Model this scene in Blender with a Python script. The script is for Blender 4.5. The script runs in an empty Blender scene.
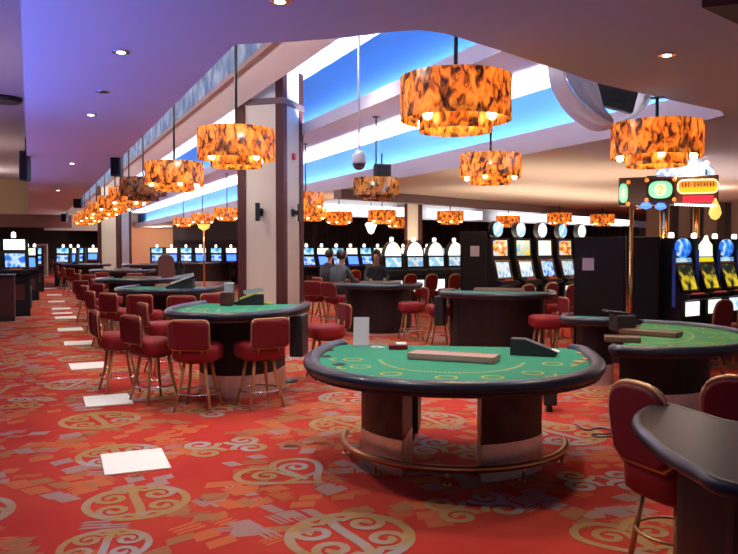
import bpy, bmesh, math, random
from mathutils import Vector, Matrix
random.seed(7)
PI = math.pi
SC = bpy.context.scene
COL = SC.collection

# ------------------------------------------------------------------ camera
F, H = 746.0, 1.75                     # focal length in pixels of a 738-wide frame, eye height
YAW, PIT = math.radians(24.4), math.atan(29/746)
cam = bpy.data.cameras.new('camera')
cam.sensor_width = 36.0
cam.lens = F/738*36.0
cam.clip_end = 300
camo = bpy.data.objects.new('camera', cam)
COL.objects.link(camo)
camo.location = (0, 0, H)
camo.rotation_euler = (PI/2-PIT, 0, -YAW)
SC.camera = camo

# ------------------------------------------------------------------ world, exposure, big lights
SC.view_settings.view_transform = 'Standard'
SC.view_settings.look = 'None'
SC.view_settings.gamma = 1.0
SC.view_settings.use_curve_mapping = False
SC.view_settings.exposure = 0.0
w = bpy.data.worlds.new('dim_room_air')
SC.world = w
w.use_nodes = True
w.node_tree.nodes['Background'].inputs[0].default_value = (0.62, 0.56, 0.68, 1)
w.node_tree.nodes['Background'].inputs[1].default_value = 0.38
SC.cycles.max_bounces = 6
SC.cycles.diffuse_bounces = 4
SC.cycles.sample_clamp_indirect = 6

def light(kind, name, loc, energy, color, parent=None, rot=None, **kw):
    l = bpy.data.lights.new(name, kind)
    l.energy = energy
    l.color = color
    for k, v in kw.items():
        setattr(l, k, v)
    o = bpy.data.objects.new(name, l)
    COL.objects.link(o)
    o.location = loc
    if rot: o.rotation_euler = rot
    if parent: o.parent = parent
    return o

# cove lights: long strips lying on the shelves of the stepped ceiling, shining up the blue risers
for k in range(6):
    yc = 9.6 + 8*k
    light('AREA', 'cove_strip_light', (5.58, yc, 4.36), 260, (0.80, 0.88, 1.0), rot=(PI, math.radians(-20), 0), shape='RECTANGLE', size=0.10, size_y=8.0)
    light('AREA', 'cove_strip_light', (7.235, yc, 3.42), 760, (0.95, 0.95, 1.0), rot=(PI, math.radians(-50), 0), shape='RECTANGLE', size=0.08, size_y=8.0)
# unseen strip added on top of the opening's left edge to light the bulkhead beam
for k in range(6):
    light('AREA', 'cove_strip_light', (1.15, 9.6+8*k, 3.45), 120, (1.0, 0.93, 0.90), rot=(PI, math.radians(25), 0), shape='RECTANGLE', size=0.10, size_y=8.0)
# blue uplights added unseen beside the aisle to tint the mauve ceiling
light('AREA', 'blue_fill_light', (-1.0, 6.0, 1.9), 125, (0.10, 0.22, 1.0), rot=(PI, math.radians(22), 0), shape='RECTANGLE', size=0.3, size_y=6.0)
light('AREA', 'blue_fill_light', (-1.0, 14, 1.9), 60, (0.30, 0.30, 1.0), rot=(PI, math.radians(22), 0), shape='RECTANGLE', size=0.3, size_y=8.0)
for q in ((-1.5, 44, 3.1, 160), (3, 46, 3.1, 260), (11, 40, 3.1, 160)):  # spots added to brighten the far end, without fittings
    light('SPOT', 'far_fill_spot', q[:3], q[3], (1.0, .86, .76), rot=(0, 0, 0), spot_size=math.radians(150), spot_blend=.8, shadow_soft_size=.15)

for q in ((-2.5, 24, 3.9, 120), (-2.0, 32, 3.8, 140), (-2.5, 13, 4.0, 70), (8.6, 53.5, 2.6, 420), (2.4, 34.5, 2.6, 110), (15, 13.5, 2.9, 150), (18, 12, 2.6, 120)):  # points added to brighten the left bay, far column and dark walls
    light('POINT', 'fill_point_light', q[:3], q[3], (1.0, .84, .72), shadow_soft_size=.25)
# uplights added around the slot banks to brighten the beige ceiling
for q in ((9.5, 12.0, 1.95, 62), (11.8, 15.8, 2.0, 95), (15.5, 17.0, 2.0, 80), (9.5, 20.0, 2.0, 70), (12.0, 10.5, 1.95, 50)):
    light('AREA', 'ceiling_fill_light', q[:3], q[3], (1.0, .84, .68), rot=(PI, 0, math.radians(17)), shape='RECTANGLE', size=4.5, size_y=2.2)

# ------------------------------------------------------------------ projection helpers (pixel -> point on a level surface)
CF = Vector((math.sin(YAW)*math.cos(PIT), math.cos(YAW)*math.cos(PIT), -math.sin(PIT)))
CR = Vector((math.cos(YAW), -math.sin(YAW), 0))
CU = CR.cross(CF)
def ray(px, py):
    return CF + CR*((px-369)/F) + CU*((277-py)/F)
def A(px, py, z=0.0):
    d = ray(px, py)
    t = (z-H)/d.z
    return Vector((d.x*t, d.y*t, z))
def D(px, dist, z=0.0):
    d = ray(px, 248)
    t = dist/(d.x*math.sin(YAW)+d.y*math.cos(YAW))
    return Vector((d.x*t, d.y*t, z))
def az(deg):                            # compass bearing (clockwise from +Y) -> rotation that turns local -Y to face it
    return PI - math.radians(deg)

# ------------------------------------------------------------------ materials
MATS = {}
def mat(name, color, rough=0.6, metal=0.0, emit=None, strength=0.0, spec=0.5, coat=0.0, noise=None, alpha=None, trans=0.0):
    if name in MATS: return MATS[name]
    m = bpy.data.materials.new(name)
    m.use_nodes = True
    nt = m.node_tree
    b = nt.nodes['Principled BSDF']
    b.inputs['Base Color'].default_value = (*color, 1)
    b.inputs['Roughness'].default_value = rough
    b.inputs['Metallic'].default_value = metal
    b.inputs['Specular IOR Level'].default_value = spec
    b.inputs['Coat Weight'].default_value = coat
    b.inputs['Transmission Weight'].default_value = trans
    if alpha is not None: b.inputs['Alpha'].default_value = alpha
    if emit:
        b.inputs['Emission Color'].default_value = (*emit, 1)
        b.inputs['Emission Strength'].default_value = strength
    if noise:                            # (scale, second colour, contrast low, contrast high)
        sc, c2, lo, hi = noise
        tc = nt.nodes.new('ShaderNodeTexCoord')
        n = nt.nodes.new('ShaderNodeTexNoise'); n.inputs['Scale'].default_value = sc; n.inputs['Detail'].default_value = 4
        r = nt.nodes.new('ShaderNodeValToRGB')
        r.color_ramp.elements[0].position = lo; r.color_ramp.elements[0].color = (*color, 1)
        r.color_ramp.elements[1].position = hi; r.color_ramp.elements[1].color = (*c2, 1)
        nt.links.new(tc.outputs['Object'], n.inputs['Vector'])
        nt.links.new(n.outputs['Fac'], r.inputs['Fac'])
        nt.links.new(r.outputs['Color'], b.inputs['Base Color'])
    MATS[name] = m
    return m

def shade_mat(name, glow):
    """Mottled tortoiseshell shade: amber with dark brown vertical flecks, letting the lamp's light through."""
    m = bpy.data.materials.new(name); m.use_nodes = True
    nt = m.node_tree; nt.nodes.clear()
    out = nt.nodes.new('ShaderNodeOutputMaterial')
    tc = nt.nodes.new('ShaderNodeTexCoord')
    mp = nt.nodes.new('ShaderNodeMapping'); mp.inputs['Scale'].default_value = (1, 1, 0.60)
    n = nt.nodes.new('ShaderNodeTexNoise'); n.inputs['Scale'].default_value = 15; n.inputs['Detail'].default_value = 5; n.inputs['Distortion'].default_value = 0.8
    r = nt.nodes.new('ShaderNodeValToRGB')
    e = r.color_ramp.elements
    e[0].position = 0.37; e[0].color = (0.05, 0.018, 0.012, 1)
    e[1].position = 0.66; e[1].color = (1.0, 0.50, 0.085, 1)
    x = e.new(0.455); x.color = (0.34, 0.11, 0.022, 1)
    x = e.new(0.525); x.color = (0.82, 0.30, 0.035, 1)
    nt.links.new(tc.outputs['Object'], mp.inputs['Vector']); nt.links.new(mp.outputs['Vector'], n.inputs['Vector'])
    nt.links.new(n.outputs['Fac'], r.inputs['Fac'])
    df = nt.nodes.new('ShaderNodeBsdfDiffuse'); tl = nt.nodes.new('ShaderNodeBsdfTranslucent'); gl = nt.nodes.new('ShaderNodeBsdfGlossy')
    gl.inputs['Roughness'].default_value = 0.25
    em = nt.nodes.new('ShaderNodeEmission'); em.inputs['Strength'].default_value = glow
    for s in (df, tl, em): nt.links.new(r.outputs['Color'], s.inputs['Color'])
    a = nt.nodes.new('ShaderNodeMixShader'); a.inputs[0].default_value = 0.5
    nt.links.new(df.outputs[0], a.inputs[1]); nt.links.new(tl.outputs[0], a.inputs[2])
    g = nt.nodes.new('ShaderNodeMixShader'); g.inputs[0].default_value = 0.05
    nt.links.new(a.outputs[0], g.inputs[1]); nt.links.new(gl.outputs[0], g.inputs[2])
    if glow > 0:
        ad = nt.nodes.new('ShaderNodeAddShader')
        nt.links.new(g.outputs[0], ad.inputs[0]); nt.links.new(em.outputs[0], ad.inputs[1])
        nt.links.new(ad.outputs[0], out.inputs[0])
    else:
        nt.links.new(g.outputs[0], out.inputs[0])
    return m

def screen_mat(name, colors, scale, strength):
    """A lit game screen: patches of several colours."""
    m = bpy.data.materials.new(name); m.use_nodes = True
    nt = m.node_tree
    b = nt.nodes['Principled BSDF']
    b.inputs['Base Color'].default_value = (0.01, 0.01, 0.012, 1); b.inputs['Roughness'].default_value = 0.2
    tc = nt.nodes.new('ShaderNodeTexCoord')
    n = nt.nodes.new('ShaderNodeTexNoise'); n.inputs['Scale'].default_value = scale; n.inputs['Detail'].default_value = 1
    r = nt.nodes.new('ShaderNodeValToRGB'); r.color_ramp.interpolation = 'EASE'
    e = r.color_ramp.elements
    k = len(colors)
    pos = [0.36 + 0.28*i/(k-1) for i in range(k)]
    e[0].position = pos[0]; e[0].color = (*colors[0], 1)
    e[1].position = pos[-1]; e[1].color = (*colors[-1], 1)
    for p, c in zip(pos[1:-1], colors[1:-1]):
        x = e.new(p); x.color = (*c, 1)
    nt.links.new(tc.outputs['Object'], n.inputs['Vector']); nt.links.new(n.outputs['Fac'], r.inputs['Fac'])
    nt.links.new(r.outputs['Color'], b.inputs['Emission Color'])
    b.inputs['Emission Strength'].default_value = strength
    return m

M = dict(
    red_carpet=mat('carpet red wool', (0.40, 0.034, 0.027), 0.95, spec=0.05, noise=(1.1, (0.43, 0.052, 0.032), 0.35, 0.65)),
    scroll=mat('carpet olive gold scroll', (0.34, 0.20, 0.085), 0.95, spec=0.05, noise=(1.3, (0.33, 0.28, 0.27), 0.50, 0.60)),
    pat_orange=mat('carpet orange patch', (0.45, 0.115, 0.045), 0.95, spec=0.1),
    pat_olive=mat('carpet olive patch', (0.32, 0.125, 0.058), 0.95, spec=0.1),
    pat_grey=mat('carpet grey patch', (0.32, 0.185, 0.17), 0.95, spec=0.1),
    mauve=mat('mauve ceiling paint', (0.57, 0.51, 0.58), 0.85, spec=0.2),
    beige=mat('warm lit ceiling tone', (0.62, 0.49, 0.38), 0.85, spec=0.2),  # warm light on the mauve ceiling, put into the colour as beige
    white=mat('white ceiling paint', (0.92, 0.90, 0.90), 0.8, spec=0.2),
    lip=mat('pale lavender paint', (0.66, 0.62, 0.70), 0.8, spec=0.2),
    beam=mat('pinkish white bulkhead paint', (0.74, 0.65, 0.66), 0.8, spec=0.2),
    blue=mat('blue cove paint', (0.022, 0.10, 0.33), 0.75, spec=0.2),
    sponge=mat('sponged pale blue paint', (0.30, 0.48, 0.72), 0.8, spec=0.2, noise=(3.2, (0.78, 0.86, 0.93), 0.38, 0.66)),
    sponge_grey=mat('sponged grey blue paint', (0.09, 0.13, 0.24), 0.8, spec=0.2, noise=(2.2, (0.30, 0.37, 0.48), 0.40, 0.66)),
    brown_trim=mat('dark brown stained trim', (0.095, 0.030, 0.026), 0.55, spec=0.2),
    brown_rail=mat('reddish brown rail', (0.22, 0.10, 0.085), 0.5),
    fascia=mat('mauve brown fascia paint', (0.17, 0.10, 0.095), 0.7),
    cream=mat('cream column paint', (0.84, 0.74, 0.56), 0.7),
    tan=mat('tan wall paint', (0.40, 0.27, 0.17), 0.8),
    salmon=mat('salmon wall paint', (0.62, 0.33, 0.18), 0.8),
    brown_wall=mat('brown wall paint', (0.24, 0.15, 0.10), 0.8),
    dark_wall=mat('dark brown wall', (0.045, 0.028, 0.024), 0.8),
    drape=mat('dark brown drape', (0.075, 0.045, 0.035), 0.9, noise=(5, (0.10, 0.065, 0.05), 0.4, 0.6)),
    black=mat('black plastic', (0.012, 0.012, 0.014), 0.45),
    black_matte=mat('matte black laminate', (0.012, 0.011, 0.013), 0.6, spec=0.15),
    black_metal=mat('black metal rod', (0.02, 0.02, 0.022), 0.35, 0.5),
    grey_metal=mat('grey metal', (0.45, 0.46, 0.48), 0.35, 0.8),
    steel=mat('brushed steel band', (0.80, 0.74, 0.68), 0.36, 0.85, noise=(7, (0.70, 0.64, 0.60), 0.4, 0.6)),
    brass=mat('polished brass', (0.80, 0.48, 0.16), 0.22, 1.0),
    old_brass=mat('worn brass tube', (0.55, 0.30, 0.12), 0.32, 1.0),
    gold_piping=mat('gold piping', (0.50, 0.29, 0.12), 0.40, 0.7),
    red_vinyl=mat('deep red upholstery', (0.150, 0.007, 0.012), 0.6, spec=0.25),
    red_bright=mat('red seat upholstery', (0.21, 0.009, 0.013), 0.6, spec=0.25),
    brown_vinyl=mat('brown upholstery', (0.12, 0.045, 0.03), 0.6),
    leg_wood=mat('honey stained leg wood', (0.42, 0.19, 0.065), 0.4),
    chrome=mat('chrome tube', (0.80, 0.80, 0.82), 0.15, 1.0),
    felt=mat('green table felt', (0.036, 0.225, 0.140), 0.95, spec=0.1, noise=(60, (0.045, 0.26, 0.165), 0.4, 0.6)),
    felt_olive=mat('olive green table felt', (0.07, 0.25, 0.10), 0.95, spec=0.1, noise=(2.5, (0.10, 0.30, 0.11), 0.4, 0.6)),
    felt_gold=mat('gold felt print', (0.46, 0.36, 0.06), 0.95, spec=0.1),
    felt_pale=mat('pale green felt print', (0.22, 0.45, 0.30), 0.95, spec=0.1),
    navy=mat('navy padded leather', (0.010, 0.014, 0.030), 0.36, spec=0.38, coat=0.1),
    wood_dark=mat('dark mahogany veneer', (0.060, 0.018, 0.013), 0.42, spec=0.25, noise=(6, (0.085, 0.028, 0.018), 0.4, 0.6)),
    wood_black=mat('nearly black veneer', (0.018, 0.009, 0.008), 0.45, spec=0.2),
    wood_red=mat('dark red brown laminate', (0.075, 0.018, 0.014), 0.5),
    tray=mat('pale wood tray', (0.42, 0.27, 0.21), 0.45),
    tray_dark=mat('brown wood tray', (0.16, 0.08, 0.045), 0.45),
    paper=mat('white paper', (0.86, 0.85, 0.80), 0.8),
    paper_grey=mat('pale grey paper', (0.55, 0.55, 0.60), 0.8),
    acrylic=mat('clear grey acrylic', (0.35, 0.42, 0.50), 0.1, spec=0.6),
    lime=mat('yellow green plastic', (0.55, 0.65, 0.03), 0.4),
    plastic_sheet=mat('white translucent plastic sheet', (0.72, 0.70, 0.74), 0.35, spec=0.5, trans=0.25),
    gloss_dark=mat('glossy charcoal tabletop', (0.022, 0.019, 0.019), 0.36, spec=0.10),
    bulb=mat('glowing warm bulb', (1, 0.8, 0.5), 0.3, emit=(1.0, 0.66, 0.26), strength=14),
    spot_glow=mat('glowing downlight lens', (1, 1, 1), 0.3, emit=(1.0, 0.95, 0.88), strength=7.0),
    dome_white=mat('white dome plastic', (0.70, 0.70, 0.72), 0.4),
    tube_glow=mat('glowing fluorescent tube', (1, 1, 1), 0.4, emit=(0.93, 0.94, 1.0), strength=2.6),
    shade_in=mat('pale shade lining', (0.85, 0.62, 0.42), 0.6),
    skin=mat('skin', (0.50, 0.28, 0.19), 0.6),
    hair_dark=mat('dark hair', (0.018, 0.012, 0.010), 0.6),
    sweater=mat('dark grey sweater', (0.075, 0.085, 0.085), 0.9),
    jacket=mat('black jacket', (0.018, 0.018, 0.020), 0.9),
    trousers=mat('dark blue trousers', (0.02, 0.025, 0.06), 0.9),
    red_plastic=mat('red plastic', (0.55, 0.02, 0.02), 0.4),
    white_glow=mat('white lit glass', (1, 1, 1), 0.3, emit=(1.0, 0.98, 0.90), strength=1.5),
    candle=mat('white candle lamp', (1, 1, 1), 0.3, emit=(1.0, 0.85, 0.80), strength=2.5),
    gold_glow=mat('golden lit globe', (1, 0.7, 0.2), 0.3, emit=(1.0, 0.52, 0.10), strength=1.4),
    blue_glow=mat('blue lit strip', (0.1, 0.2, 1), 0.3, emit=(0.06, 0.20, 1.0), strength=2.2),
    blue_trim=mat('blue cabinet edge', (0.03, 0.07, 0.35), 0.3, emit=(0.05, 0.12, 0.7), strength=0.08),
    green_glow=mat('green lit glass', (0.4, 1, 0.6), 0.3, emit=(0.30, 0.95, 0.50), strength=0.85),
    pale_glow=mat('pale yellow lit glass', (1, 1, 0.7), 0.3, emit=(0.85, 0.90, 0.50), strength=0.95),
    yellow_glow=mat('yellow lit glass', (1, 0.8, 0.1), 0.3, emit=(0.80, 0.72, 0.01), strength=0.9),
    orange_glow=mat('orange lit glass', (1, 0.4, 0.1), 0.3, emit=(1.0, 0.30, 0.03), strength=0.9),
    red_dim=mat('dim red lit buttons', (0.4, 0.03, 0.03), 0.3, emit=(0.9, 0.10, 0.06), strength=0.25),
    red_glow=mat('red lit panel', (1, 0.05, 0.08), 0.3, emit=(1.0, 0.03, 0.06), strength=1.0),
    neon_white=mat('white blue neon tube', (0.8, 0.9, 1), 0.3, emit=(0.42, 0.66, 1.0), strength=1.5),
    neon_plate=mat('pale blue glow fill', (0.5, 0.6, 0.9), 0.4, emit=(0.40, 0.52, 0.85), strength=0.22),
    neon_pink=mat('pink neon tube', (0.9, 0.6, 0.9), 0.3, emit=(0.75, 0.40, 0.85), strength=1.6),
    screen_blue=screen_mat('blue game screen', [(0.01, 0.10, 0.65), (0.05, 0.40, 1.0), (0.65, 0.85, 1.0), (0.02, 0.2, 0.9)], 4.5, 1.0),
    screen_cyan=screen_mat('cyan game glass', [(0.05, 0.35, 0.75), (0.35, 0.80, 1.0), (0.95, 1.0, 1.0), (0.30, 0.65, 0.9)], 4, 1.0),
    screen_white=screen_mat('white game glass', [(0.85, 0.95, 0.6), (1, 1, 1), (1, 1, 0.92), (0.8, 0.9, 1.0)], 4, 1.35),
    screen_yellow=screen_mat('yellow game glass', [(0.9, 0.65, 0.02), (0.35, 0.65, 0.75), (1, 0.85, 0.1), (0.15, 0.45, 0.75)], 4.5, .9),
    screen_mix=screen_mat('many coloured game glass', [(0.85, 0.10, 0.04), (1.0, 0.65, 0.05), (0.9, 0.8, 0.9), (0.30, 0.12, 0.6)], 6, .95),
    screen_reel=screen_mat('dark reel glass', [(0.012, 0.02, 0.012), (0.03, 0.04, 0.02), (0.55, 0.40, 0.02), (0.85, 0.62, 0.03)], 6, 1.0),
    screen_pale=screen_mat('pale blue game screen', [(0.15, 0.40, 0.75), (0.55, 0.80, 0.95), (0.85, 0.92, 0.95), (0.25, 0.55, 0.85)], 4.5, .85),
)
M['shade'] = shade_mat('lit tortoiseshell shade', 0.42)
M['shade_off'] = shade_mat('unlit tortoiseshell shade', 0.0)

# ------------------------------------------------------------------ mesh helpers
class MB:
    def __init__(s): s.bm = bmesh.new(); s.mats = []
    def mi(s, m):
        if m is None: return 0
        if m not in s.mats: s.mats.append(m)
        return s.mats.index(m)
    def face(s, pts, m=None, smooth=False):
        vs = [s.bm.verts.new(p) for p in pts]
        f = s.bm.faces.new(vs); f.material_index = s.mi(m); f.smooth = smooth
        return f
    def box(s, c, size, m=None, rot=None, bevel=0.0):
        x, y, z = [v/2 for v in size]
        P = [Vector((a*x, b*y, d*z)) for a in (-1, 1) for b in (-1, 1) for d in (-1, 1)]
        if rot is not None: P = [rot @ p for p in P]
        vs = [s.bm.verts.new(Vector(c)+p) for p in P]
        fs = []
        for q in ((0,1,3,2),(4,6,7,5),(0,4,5,1),(2,3,7,6),(0,2,6,4),(1,5,7,3)):
            f = s.bm.faces.new([vs[i] for i in q]); f.material_index = s.mi(m); fs.append(f)
        if bevel:
            r = bmesh.ops.bevel(s.bm, geom=list({e for f in fs for e in f.edges}), offset=bevel, segments=2, profile=0.5, affect='EDGES')
            for f in r['faces']: f.material_index = s.mi(m); f.smooth = True
        return s
    def rings(s, rings, m=None, close=True, caps=True, smooth=True):
        R = [[s.bm.verts.new(p) for p in r] for r in rings]
        n = len(R[0])
        for a, b in zip(R, R[1:]):
            for i in range(n if close else n-1):
                j = (i+1) % n
                f = s.bm.faces.new((a[i], a[j], b[j], b[i])); f.material_index = s.mi(m); f.smooth = smooth
        if caps and close:
            f = s.bm.faces.new(list(reversed(R[0]))); f.material_index = s.mi(m)
            f = s.bm.faces.new(R[-1]); f.material_index = s.mi(m)
        return s
    def tube(s, path, r, m=None, n=10, closed=False, ry=None, up=None):
        path = [Vector(p) for p in path]
        N = len(path); rs = []
        rr = r if isinstance(r, (list, tuple)) else [r]*N
        for i, p in enumerate(path):
            if closed: t = path[(i+1) % N]-path[i-1]
            else: t = path[min(i+1, N-1)]-path[max(i-1, 0)]
            t.normalize()
            u = Vector((0, 0, 1)) if abs(t.z) < 0.9 else Vector((0, 1, 0))
            a = t.cross(u).normalized(); b = a.cross(t).normalized()
            k = (ry/r) if ry else 1.0
            rs.append([p + a*(rr[i]*math.cos(2*PI*j/n)) + b*(rr[i]*k*math.sin(2*PI*j/n)) for j in range(n)])
        if closed:
            rs.append(rs[0])
            R = [[s.bm.verts.new(q) for q in x] for x in rs[:-1]]; R.append(R[0])
            for a, b in zip(R, R[1:]):
                for i in range(n):
                    j = (i+1) % n
                    f = s.bm.faces.new((a[i], a[j], b[j], b[i])); f.material_index = s.mi(m); f.smooth = True
            return s
        return s.rings(rs, m)
    def lathe(s, prof, c=(0,0,0), m=None, n=32, close_ends=True, smooth=True):
        c = Vector(c)
        rs = [[c + Vector((r*math.cos(2*PI*j/n), r*math.sin(2*PI*j/n), z)) for j in range(n)] for r, z in prof]
        return s.rings(rs, m, caps=close_ends, smooth=smooth)
    def prism(s, pts, z0, z1, m=None, smooth=False):
        a = [Vector((p[0], p[1], z0)) for p in pts]; b = [Vector((p[0], p[1], z1)) for p in pts]
        return s.rings([a, b], m, smooth=smooth)
    def build(s, name, m=None, parent=None, loc=None, autos=True):
        bmesh.ops.recalc_face_normals(s.bm, faces=s.bm.faces)
        me = bpy.data.meshes.new(name); s.bm.to_mesh(me); s.bm.free()
        for x in (s.mats or [m]): me.materials.append(x)
        if m and s.mats and m not in s.mats: pass
        o = bpy.data.objects.new(name, me); COL.objects.link(o)
        if parent: o.parent = parent
        if loc is not None: o.location = loc
        return o

def thing(name, label, cat, loc=(0,0,0), rz=0.0, group=None):
    o = bpy.data.objects.new(name, None); COL.objects.link(o)
    o.empty_display_size = 0.1
    o.location = loc; o.rotation_euler = (0, 0, rz)
    return tag(o, label, cat, group)
def tag(o, label, cat, group=None):
    o['label'] = label; o['category'] = cat
    if group: o['group'] = group
    return o
def struct(o):
    o['kind'] = 'structure'
    return o
KIDS = {}
def dup(root, loc, rz, label, group=None):
    r = root.copy(); COL.objects.link(r)
    r.location = loc; r.rotation_euler = (0, 0, rz); r['label'] = label
    if group: r['group'] = group
    for ch in list(root.children):
        c = ch.copy(); COL.objects.link(c); c.parent = r
        for g in list(ch.children):
            d = g.copy(); COL.objects.link(d); d.parent = c
    return r
ORD = ['first', 'second', 'third', 'fourth', 'fifth', 'sixth', 'seventh', 'eighth', 'ninth', 'tenth', 'eleventh', 'twelfth', 'thirteenth']

def rrect(w, h, r, n=5):
    """rounded rectangle outline, counter-clockwise"""
    P = []
    for cx, cy, a0 in ((w/2-r, h/2-r, 0), (-w/2+r, h/2-r, 90), (-w/2+r, -h/2+r, 180), (w/2-r, -h/2+r, 270)):
        for k in range(n+1):
            a = math.radians(a0+90*k/n)
            P.append((cx+r*math.cos(a), cy+r*math.sin(a)))
    return P
def smooth_path(pts, n=6, closed=False):
    pts = [Vector(p) for p in pts]; N = len(pts); out = []
    for i in range(N if closed else N-1):
        if closed: p0, p1, p2, p3 = pts[i-1], pts[i], pts[(i+1) % N], pts[(i+2) % N]
        else: p0, p1, p2, p3 = pts[max(i-1, 0)], pts[i], pts[i+1], pts[min(i+2, N-1)]
        for k in range(n):
            t = k/n
            out.append(0.5*((2*p1)+(p2-p0)*t+(2*p0-5*p1+4*p2-p3)*t*t+(3*p1-p0-3*p2+p3)*t**3))
    if not closed: out.append(pts[-1])
    return out

# ------------------------------------------------------------------ the setting: floor
def ribbon(mb, pts, wd, z, m):
    n = len(pts); L = []
    for i in range(n):
        a = Vector(pts[max(i-1, 0)]); b = Vector(pts[min(i+1, n-1)])
        t = (b-a); t.normalize(); q = Vector((-t.y, t.x))
        ww = wd[i] if isinstance(wd, list) else wd
        p = Vector(pts[i])
        L.append((p+q*ww/2, p-q*ww/2))
    for (a, b), (c, d) in zip(L, L[1:]):
        mb.face([(a.x, a.y, z), (b.x, b.y, z), (d.x, d.y, z), (c.x, c.y, z)], m)
def spiral(cx, cy, r0, r1, a0, turns, n):
    return [(cx+(r0+(r1-r0)*k/n)*math.cos(a0+turns*2*PI*k/n), cy+(r0+(r1-r0)*k/n)*math.sin(a0+turns*2*PI*k/n)) for k in range(n+1)]
def motif_paths(kind, q):
    P = []
    if kind == 0:        # ring with an I-shaped stem and four curling spirals
        P.append((spiral(0, 0, 0.92, 0.92, 0, 1.0, 4*q), 0.17))
        P.append(([(0.0, -0.85), (0.03, -0.4), (0, 0), (-0.03, 0.4), (0.0, 0.85)], 0.19))
        for sx in (-1, 1):
            for sy in (-1, 1):
                s = [(0.02*sx, 0.80*sy)] + [(sx*x, sy*y) for x, y in spiral(0.43, 0.36, 0.36, 0.05, PI*0.72, -1.45, 3*q)]
                P.append((s, 0.15))
    elif kind == 1:      # heart with spirals
        h = []
        for k in range(6*q+1):
            t = 2*PI*k/(6*q)
            h.append((0.06*16*math.sin(t)**3, 0.06*(13*math.cos(t)-5*math.cos(2*t)-2*math.cos(3*t)-math.cos(4*t))+0.12))
        P.append((h[:3*q+1], 0.16)); P.append((h[3*q:], 0.16))
        for sx in (-1, 1):
            P.append(([(0, -0.5)]+[(sx*x, y) for x, y in spiral(0.40, 0.25, 0.34, 0.05, PI*1.1, -1.35, 3*q)], 0.14))
        P.append(([(-0.4, -0.35), (0.4, -0.35)], 0.14))
    else:                # pair of S scrolls
        for sx in (-1, 1):
            P.append((spiral(0.48*sx, 0.30, 0.40, 0.05, PI if sx > 0 else 0, 1.5*sx, 4*q), 0.16))
            P.append((spiral(0.48*sx, -0.40, 0.40, 0.05, PI if sx > 0 else 0, -1.5*sx, 4*q), 0.16))
    return P
def make_floor():
    mb = MB()
    mb.face([(-9, -4, 0), (60, -4, 0), (60, 66, 0), (-9, 66, 0)], M['red_carpet'])
    rng = random.Random(11)
    cent = []
    # motifs that stand out in the foreground, then the repeat
    spots = [(137, 502, 0, .36), (350, 536, 0, .40), (290, 474, 1, .38), (472, 506, 2, .36), (225, 446, 2, .40),
             (120, 455, 0, .36), (105, 546, 0, .27), (430, 420, 0, .36), (100, 420, 0, .40), (345, 424, 0, .36), (600, 480, 2, .36), (640, 540, 1, .36)]
    for px, py, k, r in spots:
        p = A(px, py)
        cent.append((p.x, p.y, k, r, rng.uniform(-.5, .5)))
    step = 1.28
    for j in range(0, 24):
        for i in range(-5, 16):
            x = (i+(j % 2)*.5)*step+rng.uniform(-.18, .18); y = 2.2+j*1.15+rng.uniform(-.15, .15)
            if any((x-c[0])**2+(y-c[1])**2 < 0.95 for c in cent[:12]): continue
            cent.append((x, y, rng.choice((0, 0, 1, 2)), rng.uniform(.32, .42), rng.uniform(0, 2*PI)))
    for x, y, k, r, a in cent:
        dd = math.hypot(x, y); q = 9 if dd < 8 else 5 if dd < 15 else 3
        ca, sa = math.cos(a), math.sin(a)
        for li, (pts, wd) in enumerate(motif_paths(k, q)):
            W = [(x+r*(u*ca-v*sa), y+r*(u*sa+v*ca)) for u, v in pts]
            ribbon(mb, W, wd*r*.95, 0.0022+0.0001*li, M['scroll'])
    pm = [M['pat_orange'], M['pat_orange'], M['pat_olive'], M['pat_grey']]
    cnt = [0]
    def patch(x, y, s):
        a = rng.choice((0.35, 0.35+PI/2, -0.2))+rng.uniform(-.12, .12)
        m = rng.choice(pm)
        for t in range(rng.randint(2, 4)):
            cnt[0] += 1; zz = 0.0005+0.00002*(cnt[0] % 80)
            ox, oy = rng.uniform(-.22, .22)*s, rng.uniform(-.16, .16)*s
            wx, wy = rng.uniform(.06, .105)*s, rng.uniform(.04, .08)*s
            if rng.random() < .25: m = rng.choice(pm)
            ca, sa = math.cos(a), math.sin(a)
            k = 3 if (rng.random() < .3 and s < 1.2) else 1
            for b in range(k):          # some patches are woven as three bars
                y0 = -wy+2*wy*b/k; y1 = y0+2*wy/k*(0.62 if k > 1 else 1)
                Q = [(-wx, y0), (wx, y0), (wx+.03, y1), (-wx+.03, y1)]
                mb.face([(x+ox+u*ca-v*sa, y+oy+u*sa+v*ca, zz) for u, v in Q], m)
    for n in range(1700):
        x = rng.uniform(-3, 8.5); y = rng.uniform(2.0, 15)
        if any((x-c[0])**2+(y-c[1])**2 < (c[3]*.98)**2 for c in cent): continue
        patch(x, y, 1.0)
    for n in range(2300):
        x = rng.uniform(-4, 16); y = rng.uniform(15, 46)
        patch(x, y, 2.0)
    return struct(mb.build('floor'))
make_floor()

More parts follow.
